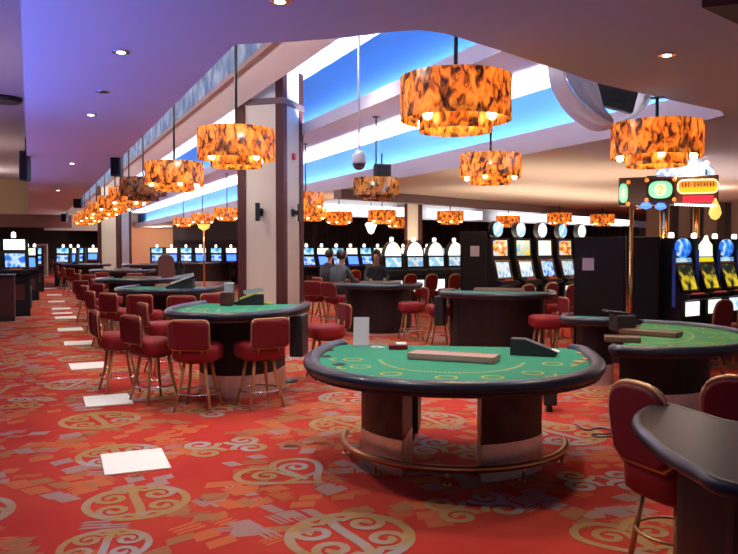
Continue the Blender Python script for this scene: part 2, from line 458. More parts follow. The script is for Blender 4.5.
# ------------------------------------------------------------------ the setting: ceiling
ZC = 3.22
near_edge = [(1.37, 5.37), (1.72, 5.13), (2.02, 4.88), (2.28, 4.60), (2.42, 4.50), (2.62, 4.50), (3.23, 4.72), (4.71, 5.30), (6.2, 5.66), (6.75, 5.78), (7.02, 5.95), (7.13, 6.3)]
fas = [(7.13, 17.40), (8.06, 17.70), (10.75, 18.75), (17.0, 21.49), (22.7, 24.37), (34, 30.2)]
def slab(mb, pts, m, z=ZC, t=0.12):
    mb.prism(pts, z, z+t, m)
mb = MB()
slab(mb, [(-.03, -4), (1.37, -4), (1.37, 58), (-.03, 58)], M['mauve'])
slab(mb, [(1.37, -4), (34, -4), (34, 6.3), (7.13, 6.3)]+near_edge[::-1][1:], M['mauve'])
b0, b1 = (7.13, 9.0), tuple(A(738, 180, ZC))[:2]
slab(mb, [(7.13, 6.3), (34, 6.3), (34, 9.5), b1, b0], M['mauve'])
slab(mb, [b0, b1, (34, 9.5)]+fas[::-1], M['beige'])
slab(mb, [(7.13, 17.4), (8.4, 17.4), (8.4, 58), (7.13, 58)], M['beige'])
slab(mb, [(-9, 37), (-.03, 37), (-.03, 66), (-9, 66)], M['dark_wall'])
slab(mb, [(8.4, 37), (40, 37), (40, 66), (8.4, 66)], M['dark_wall'])
slab(mb, [(-.03, 58), (8.4, 58), (8.4, 66), (-.03, 66)], M['dark_wall'])
struct(mb.build('ceiling'))
# stepped cove of the big opening, cut by its own cross-section along the aisle
mb = MB()
def sec(x0, z0, x1, z1, m, y0=4.0, y1=58.0):
    mb.face([(x0, y0, z0), (x1, y0, z1), (x1, y1, z1), (x0, y1, z0)], m)
sec(1.0, 5.55, 5.70, 5.55, M['sponge'])             # highest ceiling
sec(5.70, 5.55, 5.70, 4.28, M['blue'])              # first riser
sec(5.70, 4.28, 5.50, 4.28, M['white'])             # shelf
sec(5.50, 4.23, 5.50, 4.47, M['lip'])               # lip
sec(5.46, 4.23, 5.46, 4.47, M['lip'])
sec(5.46, 4.47, 5.50, 4.47, M['lip'])
sec(5.46, 4.23, 7.34, 4.23, M['white'])             # lower white soffit
sec(7.34, 4.23, 7.34, 3.27, M['blue'])              # second riser
sec(7.34, 3.27, 7.13, 3.27, M['white'])
sec(7.09, 3.22, 7.09, 3.55, M['lip'])
sec(7.13, 3.22, 7.13, 3.55, M['lip'])
sec(7.09, 3.55, 7.13, 3.55, M['lip'])
sec(7.09, 3.22, 7.13, 3.22, M['lip'])
sec(1.0, 5.55, 1.0, 3.34, M['white'])               # back of the aisle ceiling
struct(mb.build('ceiling_cove'))
mb = MB()
mb.face([(0.9, 57.9, 3.0), (8.4, 57.9, 3.0), (8.4, 57.9, 5.6), (0.9, 57.9, 5.6)], M['cream'])
mb.face([(0.9, 3.9, 3.34), (9, 3.9, 3.34), (9, 3.9, 5.6), (0.9, 3.9, 5.6)], M['white'])
struct(mb.build('wall_cove_end'))
# bulkhead beam along the aisle
mb = MB()
mb.box((3.62, 31, 5.13), (0.80, 54, 0.84), M['beam'])
struct(mb.build('trim_beam'))
mb = MB()
mb.box((3.20, 33.7, 5.15), (0.03, 47.6, 0.78), M['sponge_grey'])
struct(mb.build('trim_beam_panel'))
mb = MB()
mb.box((3.22, 31, 4.70), (0.09, 54, 0.09), M['brown_rail'])
struct(mb.build('trim_beam_rail'))
# fascia across the far end of the opening and the lit cove of the slot hall behind
mb = MB()
def wall_line(mb, pts, z0, z1, th, m):
    for (x0, y0), (x1, y1) in zip(pts, pts[1:]):
        d = Vector((x1-x0, y1-y0)); n = Vector((-d.y, d.x)).normalized()*th
        mb.prism([(x0, y0), (x1, y1), (x1+n.x, y1+n.y), (x0+n.x, y0+n.y)], z0, z1, m)
wall_line(mb, fas, 2.99, 3.22, 0.3, M['fascia'])
struct(mb.build('trim_fascia'))
E1 = Vector((math.sin(math.radians(73)), math.cos(math.radians(73)), 0))
mb = MB()
p0 = D(300, 25.5)
c0 = p0-E1*2; c1 = p0+E1*30
wall_line(mb, [(c0.x, c0.y+.5), (c1.x, c1.y+.5)], 2.9, 4.0, 0.3, M['white'])
struct(mb.build('wall_hall_soffit'))
mb = MB(); q0 = fas[0]
mb.prism([(8.4, 17.95), (10.75, 19.05), (17, 21.8), (34, 30.6), (40, 60), (8.4, 37)], 3.95, 4.07, M['dark_wall'])
struct(mb.build('ceiling_slot_hall'))
for k, (pa, pb) in enumerate(((318, 404), (428, 482), (499, 548), (556, 632))):
    def on_line(px):
        d = ray(px, 248); d = Vector((d.x, d.y)); n = Vector((E1.y, -E1.x))
        t = n.dot(Vector((p0.x, p0.y)))/n.dot(d); return Vector((d.x*t, d.y*t))
    a, b = on_line(pa), on_line(pb)
    mb = MB(); wall_line(mb, [tuple(a), tuple(b)], 2.96, 3.30, 0.06, M['tube_glow'])
    t = mb.build('cove_light')
    tag(t, 'long white glowing cove light, %s along the slot hall from the cream column' % ORD[k], 'light', 'cove lights of the slot hall')
# walls
mb = MB()
pa, pb = D(296, 34), D(296, 34)+E1*50
wall_line(mb, [tuple(pa)[:2], tuple(pb)[:2]], 0, 3.95, 0.3, M['drape'])
for k in range(70):                                  # pleats
    p = pa+E1*(0.35+k*0.7)
    mb.tube([(p.x, p.y-.02, 0), (p.x, p.y-.02, 3.9)], 0.14, M['drape'], n=6)
struct(mb.build('wall_back'))
mb = MB()
ra, rb = D(646, 26), D(780, 23)
wall_line(mb, [tuple(ra)[:2], tuple(rb)[:2]], 0, 3.22, 0.3, M['brown_wall'])
for px in (674, 700, 727):
    p = ra.lerp(rb, (px-646)/134)
    mb.box((p.x-.1, p.y-.1, 1.6), (0.28, 0.28, 3.2), M['dark_wall'])
struct(mb.build('wall_right'))
mb = MB()
mb.box((-4.5, 36.3, 3.9), (9.0, 0.3, 1.9), M['tan'])
struct(mb.build('wall_left_bay'))
mb = MB()
mb.box((-3.6, 36.0, 2.93), (10.6, 0.5, 0.56), M['brown_trim'])
struct(mb.build('trim_bay_beam'))
mb = MB(); slab(mb, [(-9, -4), (-.03, -4), (-.03, 36.4), (-9, 36.4)], M['mauve'], z=4.75)
mb.box((-.02, 16.5, 4.0), (0.02, 41, 1.55), M['mauve'])
struct(mb.build('ceiling_left_bay'))
mb = MB(); mb.box((-9.1, 31, 2.5), (0.2, 70, 5), M['brown_wall']); struct(mb.build('wall_left'))
mb = MB()
mb.box((0, 62, 1.7), (18, 0.3, 3.4), M['dark_wall'])
mb.box((8.9, 57.5, 1.7), (6, 0.3, 3.4), M['salmon'])
mb.box((30, 60, 1.7), (16, 0.3, 3.4), M['dark_wall'])
struct(mb.build('wall_far'))
mb = MB()
ca, cb = D(173, 38), D(240, 37)
wall_line(mb, [tuple(ca)[:2], tuple(cb)[:2]], 2.15, 3.22, 0.3, M['dark_wall'])
wall_line(mb, [tuple(D(173, 44))[:2], tuple(D(246, 43))[:2]], 0, 2.6, 0.3, M['dark_wall'])
struct(mb.build('wall_canopy'))
mb = MB()
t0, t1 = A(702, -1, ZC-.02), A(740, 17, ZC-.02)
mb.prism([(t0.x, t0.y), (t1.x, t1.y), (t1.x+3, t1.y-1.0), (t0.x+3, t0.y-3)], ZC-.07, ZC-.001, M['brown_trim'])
struct(mb.build('trim_ceiling_corner'))

# ------------------------------------------------------------------ columns
def column(name, c, s, normal_deg, z1, label_, band=True):
    rz = az(normal_deg)
    mb = MB()
    mb.box((0, 0, z1/2), (s-.06, s-.06, z1), M['cream'])
    t = 0.17*s
    for a in (-1, 1):
        for b in (-1, 1):
            mb.box((a*(s-t)/2, b*(s-t)/2, z1/2), (t, t, z1), M['brown_trim'])
    if band:
        mb.box((0, 0, 4.80), (s+.04, s+.04, .12), M['fascia'])
    mb.box((0, 0, .1), (s+.03, s+.03, .2), M['brown_trim'])
    o = mb.build(name); o.location = c; o.rotation_euler = (0, 0, rz)
    struct(o)
    return o, rz
c1 = D(271.5, 16.2)
c1 = Vector((c1.x, c1.y, 0))
col1, rz1 = column('wall_column_near', c1, 1.07, 222, 5.54, '')
column('wall_column_far', Vector((3.75, 38.2, 0)), 1.15, 215, 4.71, '', False)
c3 = D(413.5, 24)
column('wall_column_hall', c3, .52, 214, 3.9, '', False)

def sconce(face_n, off, z, label):
    nrm = Vector((math.sin(math.radians(face_n)), math.cos(math.radians(face_n)), 0))
    side = Vector((nrm.y, -nrm.x, 0))
    p = c1+nrm*.53+side*off
    t = thing('wall_sconce', label, 'sconce', (p.x, p.y, z), az(face_n), 'dark sconces on the near column')
    m = MB(); m.box((0, -.14, 0), (.10, .03, .38), M['black_metal'], bevel=.006); m.build('shade_plate', M['black_metal'], t)
    m = MB(); m.box((0, -.065, 0), (.07, .13, .10), M['black_metal'], bevel=.01); m.box((0, -.012, 0), (.12, .024, .16), M['black_metal']); m.build('bracket', M['black_metal'], t)
    return t
sconce(222, 0.0, 2.50, 'dark flat-plate sconce on the wide cream face of the column')
sconce(132, 0.05, 2.50, 'dark flat-plate sconce on the narrow cream face of the column')
n2 = Vector((math.sin(math.radians(132)), math.cos(math.radians(132)), 0))
p = c1+n2*.515
m = MB(); m.box((0, -.03, 0), (.10, .06, .14), M['red_plastic'], bevel=.008); o = m.build('fire_alarm'); o.location = (p.x, p.y, 3.70); o.rotation_euler = (0, 0, az(132))
tag(o, 'small red fire alarm high on the narrow face of the column', 'alarm')
m = MB(); m.box((0, -.008, 0), (.08, .016, .12), M['paper'], bevel=.004); m.box((0, -.018, 0), (.02, .02, .04), M['paper']); o = m.build('light_switch'); o.location = (p.x, p.y, 1.62); o.rotation_euler = (0, 0, az(132))
tag(o, 'white light switch low on the narrow face of the column', 'switch')

# ------------------------------------------------------------------ pendant lamps
def make_lamp(name, lit, label, loc, top):
    t = thing(name, label, 'lamp', loc, random.uniform(0, 6), 'tortoiseshell drum pendants')
    sm = M['shade'] if lit else M['shade_off']
    m = MB(); R = .43
    m.lathe([(R, 0), (R, .33), (R-.012, .33), (R-.012, 0), (R, 0)], m=sm, n=48, close_ends=False)
    m.build('outer_shade', sm, t)
    m = MB(); r = .285
    m.lathe([(r, -.085), (r, .10), (r-.01, .10), (r-.01, -.085), (r, -.085)], m=sm, n=40, close_ends=False)
    m.build('inner_shade', sm, t)
    m = MB(); m.lathe([(R-.02, .315), (R-.02, .325), (.02, .325), (.02, .315)], m=M['shade_in'], n=32)
    m.build('top_plate', M['shade_in'], t)
    m = MB(); m.tube([(0, 0, .02), (0, 0, top)], .016 if lit else .014, M['black_metal'], n=8)
    m.lathe([(.07, top-.03), (.07, top), (.01, top), (.01, top-.03)], m=M['black_metal'], n=16)
    m.build('rod', M['black_metal'], t)
    m = MB()
    for k in range(4):
        a = PI/2*k
        m.tube([(0, 0, .10), (.34*math.cos(a), .34*math.sin(a), .10)], .008, M['black_metal'], n=6)
    m.build('bulb_arms', M['black_metal'], t)
    for k in range(4):
        a = PI/2*k
        m = MB(); m.lathe([(.004, -.055), (.030, -.040), (.038, -.01), (.030, .02), (.014, .05), (.014, .09), (.004, .09)], (.34*math.cos(a), .34*math.sin(a), .02), M['bulb'] if lit else M['dome_white'], n=12)
        m.build('bulb', M['bulb'], t)
    if lit:
        light('POINT', 'pendant_light', (0, 0, .14), 44, (1.0, .68, .36), t, shadow_soft_size=.12)
    return t
ZL = 2.74
rowA = [(2.0, 8.35+2.95*k) for k in range(9)]
lamps = []
L1p = D(455, 5.85); L3p = D(655, 7.35); L4p = D(490, 10.6); L5p = D(376, 14.2)
lamp_on = make_lamp('pendant_lamp', True, 'large tortoiseshell drum pendant over the open green table with the foot rail', (L1p.x, L1p.y, ZL), 2.81)
def set_rod(o, k):
    for c in o.children:
        if c.name.startswith('rod'): c.scale = (1, 1, k/2.81)
def lamp(p, label, top=None, z=ZL):
    o = dup(lamp_on, (p[0], p[1], z), random.uniform(0, 6), label)
    if top: set_rod(o, top-z)
    return o
lamp(L3p, 'tortoiseshell drum pendant beside the wrapped screen, over the table with the brass pole', 3.22, 2.635)
lamp(L4p, 'tortoiseshell drum pendant hanging alone in front of the beige soffit', 4.23)
names = ['over the tall table by the cream column', 'just beyond the one by the column, with a brown unlit drum behind it']
pA = [D(237, 8.4), D(175, 11.2)]
lamp(pA[0], 'tortoiseshell drum pendant ' + names[0])
lamp(pA[1], 'lit tortoiseshell drum pendant with a dark unlit drum at its side, above the aisle tables', None, 2.69)
lamp_off = make_lamp('pendant_lamp', False, 'dark unlit tortoiseshell drum pendant among the lit ones above the aisle tables', (D(144, 14.2).x, D(144, 14.2).y, ZL), 2.81)
lo5 = dup(lamp_off, (L5p.x, L5p.y, ZL), 1.0, 'dim tortoiseshell drum pendant beneath a black speaker and white camera dome')
set_rod(lo5, 4.23-ZL)
for k in range(3, 9):
    x, y = rowA[k]
    lamp((x, y), 'lit tortoiseshell drum pendant, %s of the row beyond the unlit one above the aisle' % ORD[k-3])
for k, y in enumerate((16.9, 20.8, 24.7, 28.6, 32.5)):
    lamp((6.0, y), 'lit tortoiseshell drum pendant, %s of the row running behind the cream column' % ORD[k], 4.23)
for k, (px, d, dz) in enumerate(((339, 24, 0), (382, 23, 0), (398, 28, 0), (450, 23.5, 0), (508, 27, 0), (559, 26, .05), (602, 27, .05), (312, 22, .05))):
    p = D(px, d)
    o = dup(lamp_on, (p.x, p.y, 2.58+dz), random.uniform(0, 6), 'small distant tortoiseshell drum pendant, %s in the slot hall' % ORD[k])
    for c in o.children:                            # shorter rods under the lower hall ceiling
        if c.name.startswith('rod'): c.scale = (1, 1, (3.955-2.58-dz)/2.81)

# ------------------------------------------------------------------ ceiling fittings
def downlight(px, py, label, lit=True, power=0):
    p = A(px, py, ZC)
    t = thing('recessed_downlight', label, 'downlight', (p.x, p.y, ZC), 0, 'recessed ceiling downlights')
    m = MB(); m.lathe([(.064, -.012), (.064, .0), (.040, .0), (.042, -.012)], m=M['chrome'], n=24); m.build('trim_ring', M['chrome'], t)
    m = MB(); m.lathe([(.038, -.004), (.034, -.014), (.016, -.020), (.002, -.021), (.002, -.004)], m=M['spot_glow'] if lit else M['black'], n=20); m.build('lens', None, t)
    if power:
        light('SPOT', 'downlight_beam', (0, 0, -.05), power, (1.0, .88, .74), t, spot_size=math.radians(140), spot_blend=.8, shadow_soft_size=.08)
    return t
downlight(121, 51, 'lit chrome downlight in the purple ceiling above the aisle', True, 110)
downlight(280, 0, 'lit chrome downlight in the ceiling before the corner of the opening', True, 110)
downlight(667, 54, 'lit chrome downlight in the mauve ceiling above the wrapped screen', True, 90)
downlight(103, 91, 'dark recessed downlight in the purple ceiling above the aisle', False)
downlight(91, 114, 'pale small downlight beyond the dark one in the purple ceiling', True, 110)
downlight(72, 163, 'tiny lit downlight in the purple ceiling far along the aisle', True, 160)
downlight(58, 190, 'tiny lit downlight at the far end of the purple ceiling', True, 90)
downlight(690, 157, 'small lit downlight in the mauve ceiling past the neon sign', True, 90)
# downlights set in the high white ceilings, out of the camera's sight line but part of the room's light
for k, (x, y) in enumerate(((2.2, 6.6), (4.6, 7.0), (2.2, 10.5), (4.6, 11.5), (2.2, 15), (4.8, 16), (2.2, 21), (4.8, 22), (2.2, 28), (4.8, 29))):
    light('SPOT', 'cove_downlight_beam', (x, y, 5.4), 250, (1.0, .90, .80), rot=(0, 0, 0), spot_size=math.radians(110), spot_blend=.7, shadow_soft_size=.15)
for k, (px, d) in enumerate(((400, 19), (520, 15), (640, 11.5), (330, 22), (690, 12.5))):
    p = D(px, d)
    light('SPOT', 'hall_downlight_beam', (p.x, p.y, 3.15), 60, (1.0, .82, .66), rot=(0, 0, 0), spot_size=math.radians(140), spot_blend=.8, shadow_soft_size=.1)

def speaker(px, d, z, label, sz=(.24, .22, .46)):
    p = D(px, d)
    t = thing('ceiling_speaker', label, 'speaker', (p.x, p.y, z), az(200))
    m = MB(); m.box((0, 0, 0), sz, M['black'], bevel=.02); m.build('cabinet', M['black'], t)
    m = MB(); m.tube([(0, .05, sz[2]/2-.02), (0, .05, sz[2]/2+.22)], .015, M['black_metal'], n=8); m.build('mounting_arm', M['black_metal'], t)
    m = MB(); m.box((0, -sz[1]/2-.008, 0), (sz[0]-.05, .016, sz[2]-.06), M['black_matte'], bevel=.006); m.build('grille', M['black_matte'], t)
    return t
speaker(26.5, 12, 3.06, 'black speaker hung at the edge of the higher ceiling bay by the aisle', (.13, .2, .48))
speaker(118, 12.3, 3.10, 'black speaker hung at the aisle edge of the ceiling opening, largest of three', (.17, .2, .36))
speaker(79, 22.5, 3.18, 'black speaker farther along the aisle edge of the ceiling opening')
speaker(65, 32, 3.1, 'small black speaker at the far end of the aisle ceiling')
speaker(382, 14.8, 3.27, 'black speaker hanging above the dim pendant by the camera dome', (.34, .3, .26))
p = A(4, 100, 4.70)
m = MB(); m.lathe([(.30, -.05), (.34, .0), (.34, .04), (.02, .05), (.02, -.06)], m=M['black'], n=24); o = m.build('ceiling_vent', M['black']); o.location = (p.x, p.y, 4.70)
tag(o, 'round black fitting on the higher grey ceiling bay', 'vent')
# security dome on a long pole
p = D(359, 12.2)
t = thing('camera_dome', 'white security camera dome on a long pale pole in front of the blue cove', 'camera', (p.x, p.y, 3.12))
m = MB(); m.lathe([(.02, .22), (.06, .21), (.105, .14), (.115, .06), (.115, 0), (.02, 0)], m=M['dome_white'], n=24); m.build('housing', None, t)
m = MB(); m.lathe([(.105, 0), (.095, -.05), (.06, -.09), (.01, -.105), (.01, 0)], m=M['black'], n=24); m.build('dark_lens_dome', None, t)
m = MB(); m.tube([(0, 0, .2), (0, 0, 2.42)], .018, M['dome_white'], n=10); m.build('pole', None, t)

# dark screen wrapped in white plastic, hanging behind the ceiling edge
p = D(607, 7.7)
t = thing('hanging_screen', 'dark flat screen hanging in a sling of white plastic sheet at the ceiling edge', 'screen', (p.x, p.y, 3.26), -YAW)
m = MB(); m.box((.03, 0, .12), (.52, .10, .40), M['black'], bevel=.01, rot=Matrix.Rotation(math.radians(14), 3, 'Y')); m.build('screen_housing', None, t)
m = MB()
for k in range(5): m.box((.03+.02*k-.04, -.056, .0+.055*k+.02), (.40, .012, .012), M['black_metal'], rot=Matrix.Rotation(math.radians(14), 3, 'Y'))
m.build('louvre', None, t)
m = MB(); m.box((.03, .02, .75), (.05, .05, .9), M['black_metal']); m.build('hanger', None, t)
def sheet(path, wid, mname, parent, name, fold=.02, seed=1):
    rr = random.Random(seed); P = smooth_path(path, 5); m = MB(); rows = []
    nv = 10
    for i, q in enumerate(P):
        rows.append([Vector((q.x+fold*math.sin(7*j/nv+i*.33)*(.5+.5*math.sin(i*.2)), (j/nv-.5)*wid, q.z+fold*.8*math.cos(9*j/nv+i*.4))) for j in range(nv+1)])
    V = [[m.bm.verts.new(v) for v in r] for r in rows]
    for a, b in zip(V, V[1:]):
        for j in range(nv):
            f = m.bm.faces.new((a[j], a[j+1], b[j+1], b[j])); f.smooth = True
    o = m.build(name, M[mname], parent)
    s = o.modifiers.new('thickness', 'SOLIDIFY'); s.thickness = .006
    return o
sheet([(-.58, 0, .46), (-.55, 0, .22), (-.43, 0, .02), (-.28, 0, -.14), (-.06, 0, -.27), (.14, 0, -.22), (.30, 0, -.10), (.38, 0, .05), (.40, 0, .24)], .55, 'plastic_sheet', t, 'plastic_sling', .018, 3)
m = MB()                                          # gathered sheet hanging over the near side
P = [[(-.58, .50), (-.53, .20), (-.40, -.02), (-.22, -.16), (-.05, -.27)], [(-.32, .46), (-.22, .26), (-.16, .08), (-.12, -.10), (-.03, -.25)]]
V = []
for k in range(7):
    f = k/6
    V.append([m.bm.verts.new((a[0]*(1-f)+b[0]*f, -.24-.05*math.sin(f*9+i), a[1]*(1-f)+b[1]*f)) for i, (a, b) in enumerate(zip(*P))])
for a, b in zip(V, V[1:]):
    for i in range(4):
        f = m.bm.faces.new((a[i], a[i+1], b[i+1], b[i])); f.smooth = True
o = m.build('gathered_sheet', M['plastic_sheet'], t)
s = o.modifiers.new('thickness', 'SOLIDIFY'); s.thickness = .006

# ------------------------------------------------------------------ gaming tables
def u_outline(hw, front, back, n=26, ex=2.2):
    """D-shaped top: dealer edge at y=+back, players' curve bulging to y=-front; runs from the left back corner round the front"""
    P = [(-hw*.90, back), (-hw*.985, back*.75)]
    for k in range(n+1):
        a = PI+PI*k/n
        c, s = math.cos(a), math.sin(a)
        P.append((hw*math.copysign(abs(c)**(2/ex), c), front*math.copysign(abs(s)**(2/ex), s)))
    P += [(hw*.985, back*.75), (hw*.90, back)]
    return P
def inset(P, d, dback=0.0, back=None):
    n = len(P); out = []
    for i in range(n):
        a = Vector(P[max(i-1, 0)]); b = Vector(P[min(i+1, n-1)]); t = (b-a).normalized()
        q = Vector((-t.y, t.x))
        p = Vector(P[i])+q*d
        if back is not None: p.y = min(p.y, back-dback)
        out.append((p.x, p.y))
    return out
def gaming_table(name, label, loc, rz, hw, front, back, ht, rimw=.13, rimh=.075, felt='felt', marks=True, ped=None, rail=False, tray='tray', group=None, box_side=0, band=.26, spots=7):
    t = thing(name, label, 'gaming table', (loc[0], loc[1], 0), rz, group)
    O = u_outline(hw, front, back)
    m = MB(); m.prism(inset(O, .03, .0, back), ht-.075, ht-.02, M['wood_dark']); m.build('table_board', None, t)
    m = MB(); m.prism(inset(O, rimw*.8, .02, back), ht-.02, ht-.004, M[felt])
    f = m.build('felt', None, t)
    if marks:
        k_ = MB(); _x = 0
        F2 = inset(O, rimw*.8+.30, .02, back)
        N = len(F2)
        for s in range(spots):
            i = int(4+(N-9)*s/(spots-1)); c = Vector(F2[i]); t2 = (Vector(F2[i+1])-Vector(F2[i-1])).normalized()
            q = Vector((-t2.y, t2.x)); r_ = .075
            ringp = [(c.x+r_*math.cos(a_*PI/8), c.y+r_*math.sin(a_*PI/8)) for a_ in range(17)]
            sp_ = MB(); ribbon(sp_, ringp, .016, ht-.0030, M['felt_gold']); sp_.build('betting_circle', None, f)
            c2 = c-q*.14
            sp_ = MB(); ribbon(sp_, [tuple(c2-t2*.07), tuple(c2-q*.05), tuple(c2+t2*.07)], .022, ht-.0030, M['felt_gold']); sp_.build('betting_arrow', None, f)
        arc = inset(O, rimw*.8+.52, .02, back)
        for i in range(4, N-5):                      # curved line of printed lettering, too small to read
            a_, b_ = Vector(arc[i]), Vector(arc[i+1])
            for w_ in range(3):
                pa_ = a_.lerp(b_, w_/3+.04); pb_ = a_.lerp(b_, w_/3+.24)
                if (pb_-pa_).length > .01: ribbon(k_, [tuple(pa_), tuple(pb_)], .035, ht-.0030, M['felt_gold'] if (i+w_) % 3 else M['felt_pale'])
        k_.build('printed_lettering', None, f)
    # padded arm rest
    mid = inset(O, rimw*.5)
    m = MB(); m.tube([(x, y, ht-.018) for x, y in smooth_path([(a, b, 0) for a, b in mid], 3) for (x, y) in [(x, y)]] if False else [(p.x, p.y, ht-.012) for p in smooth_path([(a, b, 0) for a, b in mid], 3)], rimw/2, M['navy'], n=12, ry=rimh/2+.012)
    m.build('padded_armrest', None, t)
    # pedestal
    if ped == 'split':
        for a0, a1 in ((204, 244), (288, 334)):
            m = MB()
            outer = [(.65*hw*math.cos(math.radians(a0+(a1-a0)*k/10)), .54*front*math.sin(math.radians(a0+(a1-a0)*k/10))) for k in range(11)]
            inn = [(x*.98+(.03 if x < 0 else -.03), y*.40) for x, y in outer][::-1]
            m.prism(outer+inn, band-.01, ht-.07, M['wood_dark'], smooth=False); pd = m.build('pedestal', None, t)
            m = MB(); outer2 = [(x*1.008, y*1.008) for x, y in outer]; inn2 = [(x*.99, y*.99) for x, y in inn]
            m.prism(outer2+inn2, 0.0, band, M['steel']); m.build('steel_band', None, pd)
    else:
        m = MB(); px, py = (.66, .70) if ped is None else ped
        outer = [(px*hw*math.cos(PI+PI*k/18), -.05+py*front*math.sin(PI+PI*k/18)) for k in range(19)]+[(px*hw, back*.55), (-px*hw, back*.55)]
        m.prism(outer, band-.01, ht-.07, M['wood_black']); pd = m.build('pedestal', None, t)
        m = MB(); m.prism([(x*1.008, y*1.008) for x, y in outer], 0.0, band, M['steel']); m.build('steel_band', None, pd)
    if rail:
        m = MB(); R = [(.76*hw*math.cos(math.radians(176+188*k/40)), .62*front*math.sin(math.radians(176+188*k/40)), .135) for k in range(41)]
        m.tube(R, .028, M['old_brass'], n=10)
        fr = m.build('foot_rail', None, t)
        for k in (3, 12, 20, 28, 37):
            x, y, z = R[k]
            m = MB(); m.tube([(x, y, z), (x*.97, y*.97, .004)], .014, M['old_brass'], n=8)
            m.lathe([(.03, 0), (.03, .012), (.01, .014), (.01, 0)], (x*.97, y*.97, 0), M['old_brass'], n=12); m.build('rail_foot', None, fr)
    if tray:
        m = MB(); wy = back-.13
        m.box((0, wy, ht+.006), (.86, .22, .024), M[tray], bevel=.006)
        for s in (-1, 1): m.box((0, wy+s*.105, ht+.030), (.86, .014, .045), M[tray])
        for k in range(9): m.box((-.42+.105*k, wy, ht+.026), (.012, .20, .03), M[tray])
        m.build('chip_tray', None, t)
    if box_side:
        m = MB(); m.box((box_side*(hw-.04), -.10, ht-.32), (.16, .34, .50), M['black'], bevel=.015); m.build('drop_box', None, t)
    return t
def on_table(name, label, cat, t_loc, rz, x, y, z, turn=0.0, group=None):
    c, s = math.cos(rz), math.sin(rz)
    return thing(name, label, cat, (t_loc[0]+x*c-y*s, t_loc[1]+x*s+y*c, z), rz+turn, group)

# --- the big open table in front
T1c = (3.25, 5.45); T1r = az(213)
T1h = .84
gaming_table('blackjack_table', 'big green blackjack table on two curved pedestals with a brass foot rail', T1c, T1r, 1.23, 1.49, .68, T1h, rail=True, ped='split', felt='felt', tray=None, band=.28)
def chip_tray(loc, label, mname, L=.95):
    t = thing('chip_tray', label, 'tray', loc[:3], loc[3])
    m = MB(); m.box((0, 0, .012), (L, .24, .024), M[mname], bevel=.006)
    for s in (-1, 1): m.box((0, s*.113, .030), (L, .014, .045), M[mname])
    for s in (-1, 1): m.box((s*(L/2-.007), 0, .030), (.014, .24, .045), M[mname])
    m.build('tray_body', None, t)
    m = MB()
    for k in range(1, 9): m.box((-L/2+L*k/9, 0, .030), (.010, .21, .02), M[mname])
    m.build('divider', None, t)
    m = MB(); m.box((0, 0, .045), (L*.97, .21, .008), M[mname]); m.build('sliding_cover', None, t)
    return t
a_, b_ = A(412, 354.5, T1h+.02), A(497, 359.5, T1h+.02)
mid = (a_+b_)/2; dv = b_-a_
chip_tray((mid.x, mid.y, T1h-.003, math.atan2(dv.y, dv.x)), 'long closed pale wood chip tray on the big front table', 'tray', dv.length)
def card_shoe(loc, rz, label, sc=1.0, accent=None):
    t = thing('card_shoe', label, 'card shoe', loc, rz)
    m = MB()
    pr = [(-.20, 0), (.17, 0), (.20, .035), (.16, .055), (-.08, .14), (-.20, .14)]
    m.rings([[Vector((x*sc, -.065*sc, z*sc)) for x, z in pr], [Vector((x*sc, .065*sc, z*sc)) for x, z in pr]], M['black'], smooth=False)
    m.build('shoe_body', None, t)
    m = MB(); m.box((.165*sc, 0, .048*sc), (.07*sc, .09*sc, .012*sc), M['paper'] if not accent else M[accent], rot=Matrix.Rotation(.3, 3, 'Y')); m.build('card_slot', None, t)
    if accent:
        m = MB(); m.box((-.02*sc, 0, .135*sc), (.30*sc, .12*sc, .02*sc), M[accent], rot=Matrix.Rotation(.35, 3, 'Y')); m.build('lid', None, t)
        m = MB(); m.box((-.06*sc, 0, .19*sc), (.26*sc, .12*sc, .05*sc), M['acrylic'], rot=Matrix.Rotation(.15, 3, 'Y')); m.build('clear_cover', None, t)
    return t
p = A(535, 355, T1h)
card_shoe((p.x, p.y, T1h-.003), -YAW-.35, 'black wedge card shoe on the big front table next to the chip tray')
p = A(398, 348.5, T1h)
t = thing('discard_box', 'small red discard box with a white lid on the big front table', 'box', (p.x, p.y, T1h-.003), -YAW)
m = MB(); m.box((0, 0, .02), (.17, .12, .04), M['red_vinyl'], bevel=.004); m.build('box_body', None, t)
m = MB(); m.box((.03, 0, .048), (.09, .09, .016), M['paper'], bevel=.003); m.build('lid', None, t)
p = A(361, 346, T1h)
t = thing('table_card', 'blank pale card standing upright at the back corner of the big front table', 'sign', (p.x, p.y, T1h-.003), -YAW-.1)
m = MB(); m.box((0, .02, .135), (.145, .006, .27), M['paper_grey'], rot=Matrix.Rotation(-.15, 3, 'X')); m.build('card', None, t)
m = MB(); m.box((0, .03, .006), (.155, .09, .012), M['acrylic']); m.build('stand', None, t)
for k, (px, py) in enumerate(((375, 347), (379, 347.3))):
    p = A(px, py, T1h)
    o = MB(); o.box((0, 0, .003), (.06, .09, .006), M['paper']); o = o.build('playing_card'); o.location = (p.x, p.y, T1h-.003); o.rotation_euler = (0, 0, .3*k)
    tag(o, 'white playing card lying by the red discard box' if k else 'white playing card lying nearer the standing card', 'card')
cup_px = [(328, 350), (325, 356), (339, 364), (583, 353), (588, 359), (580, 362)]
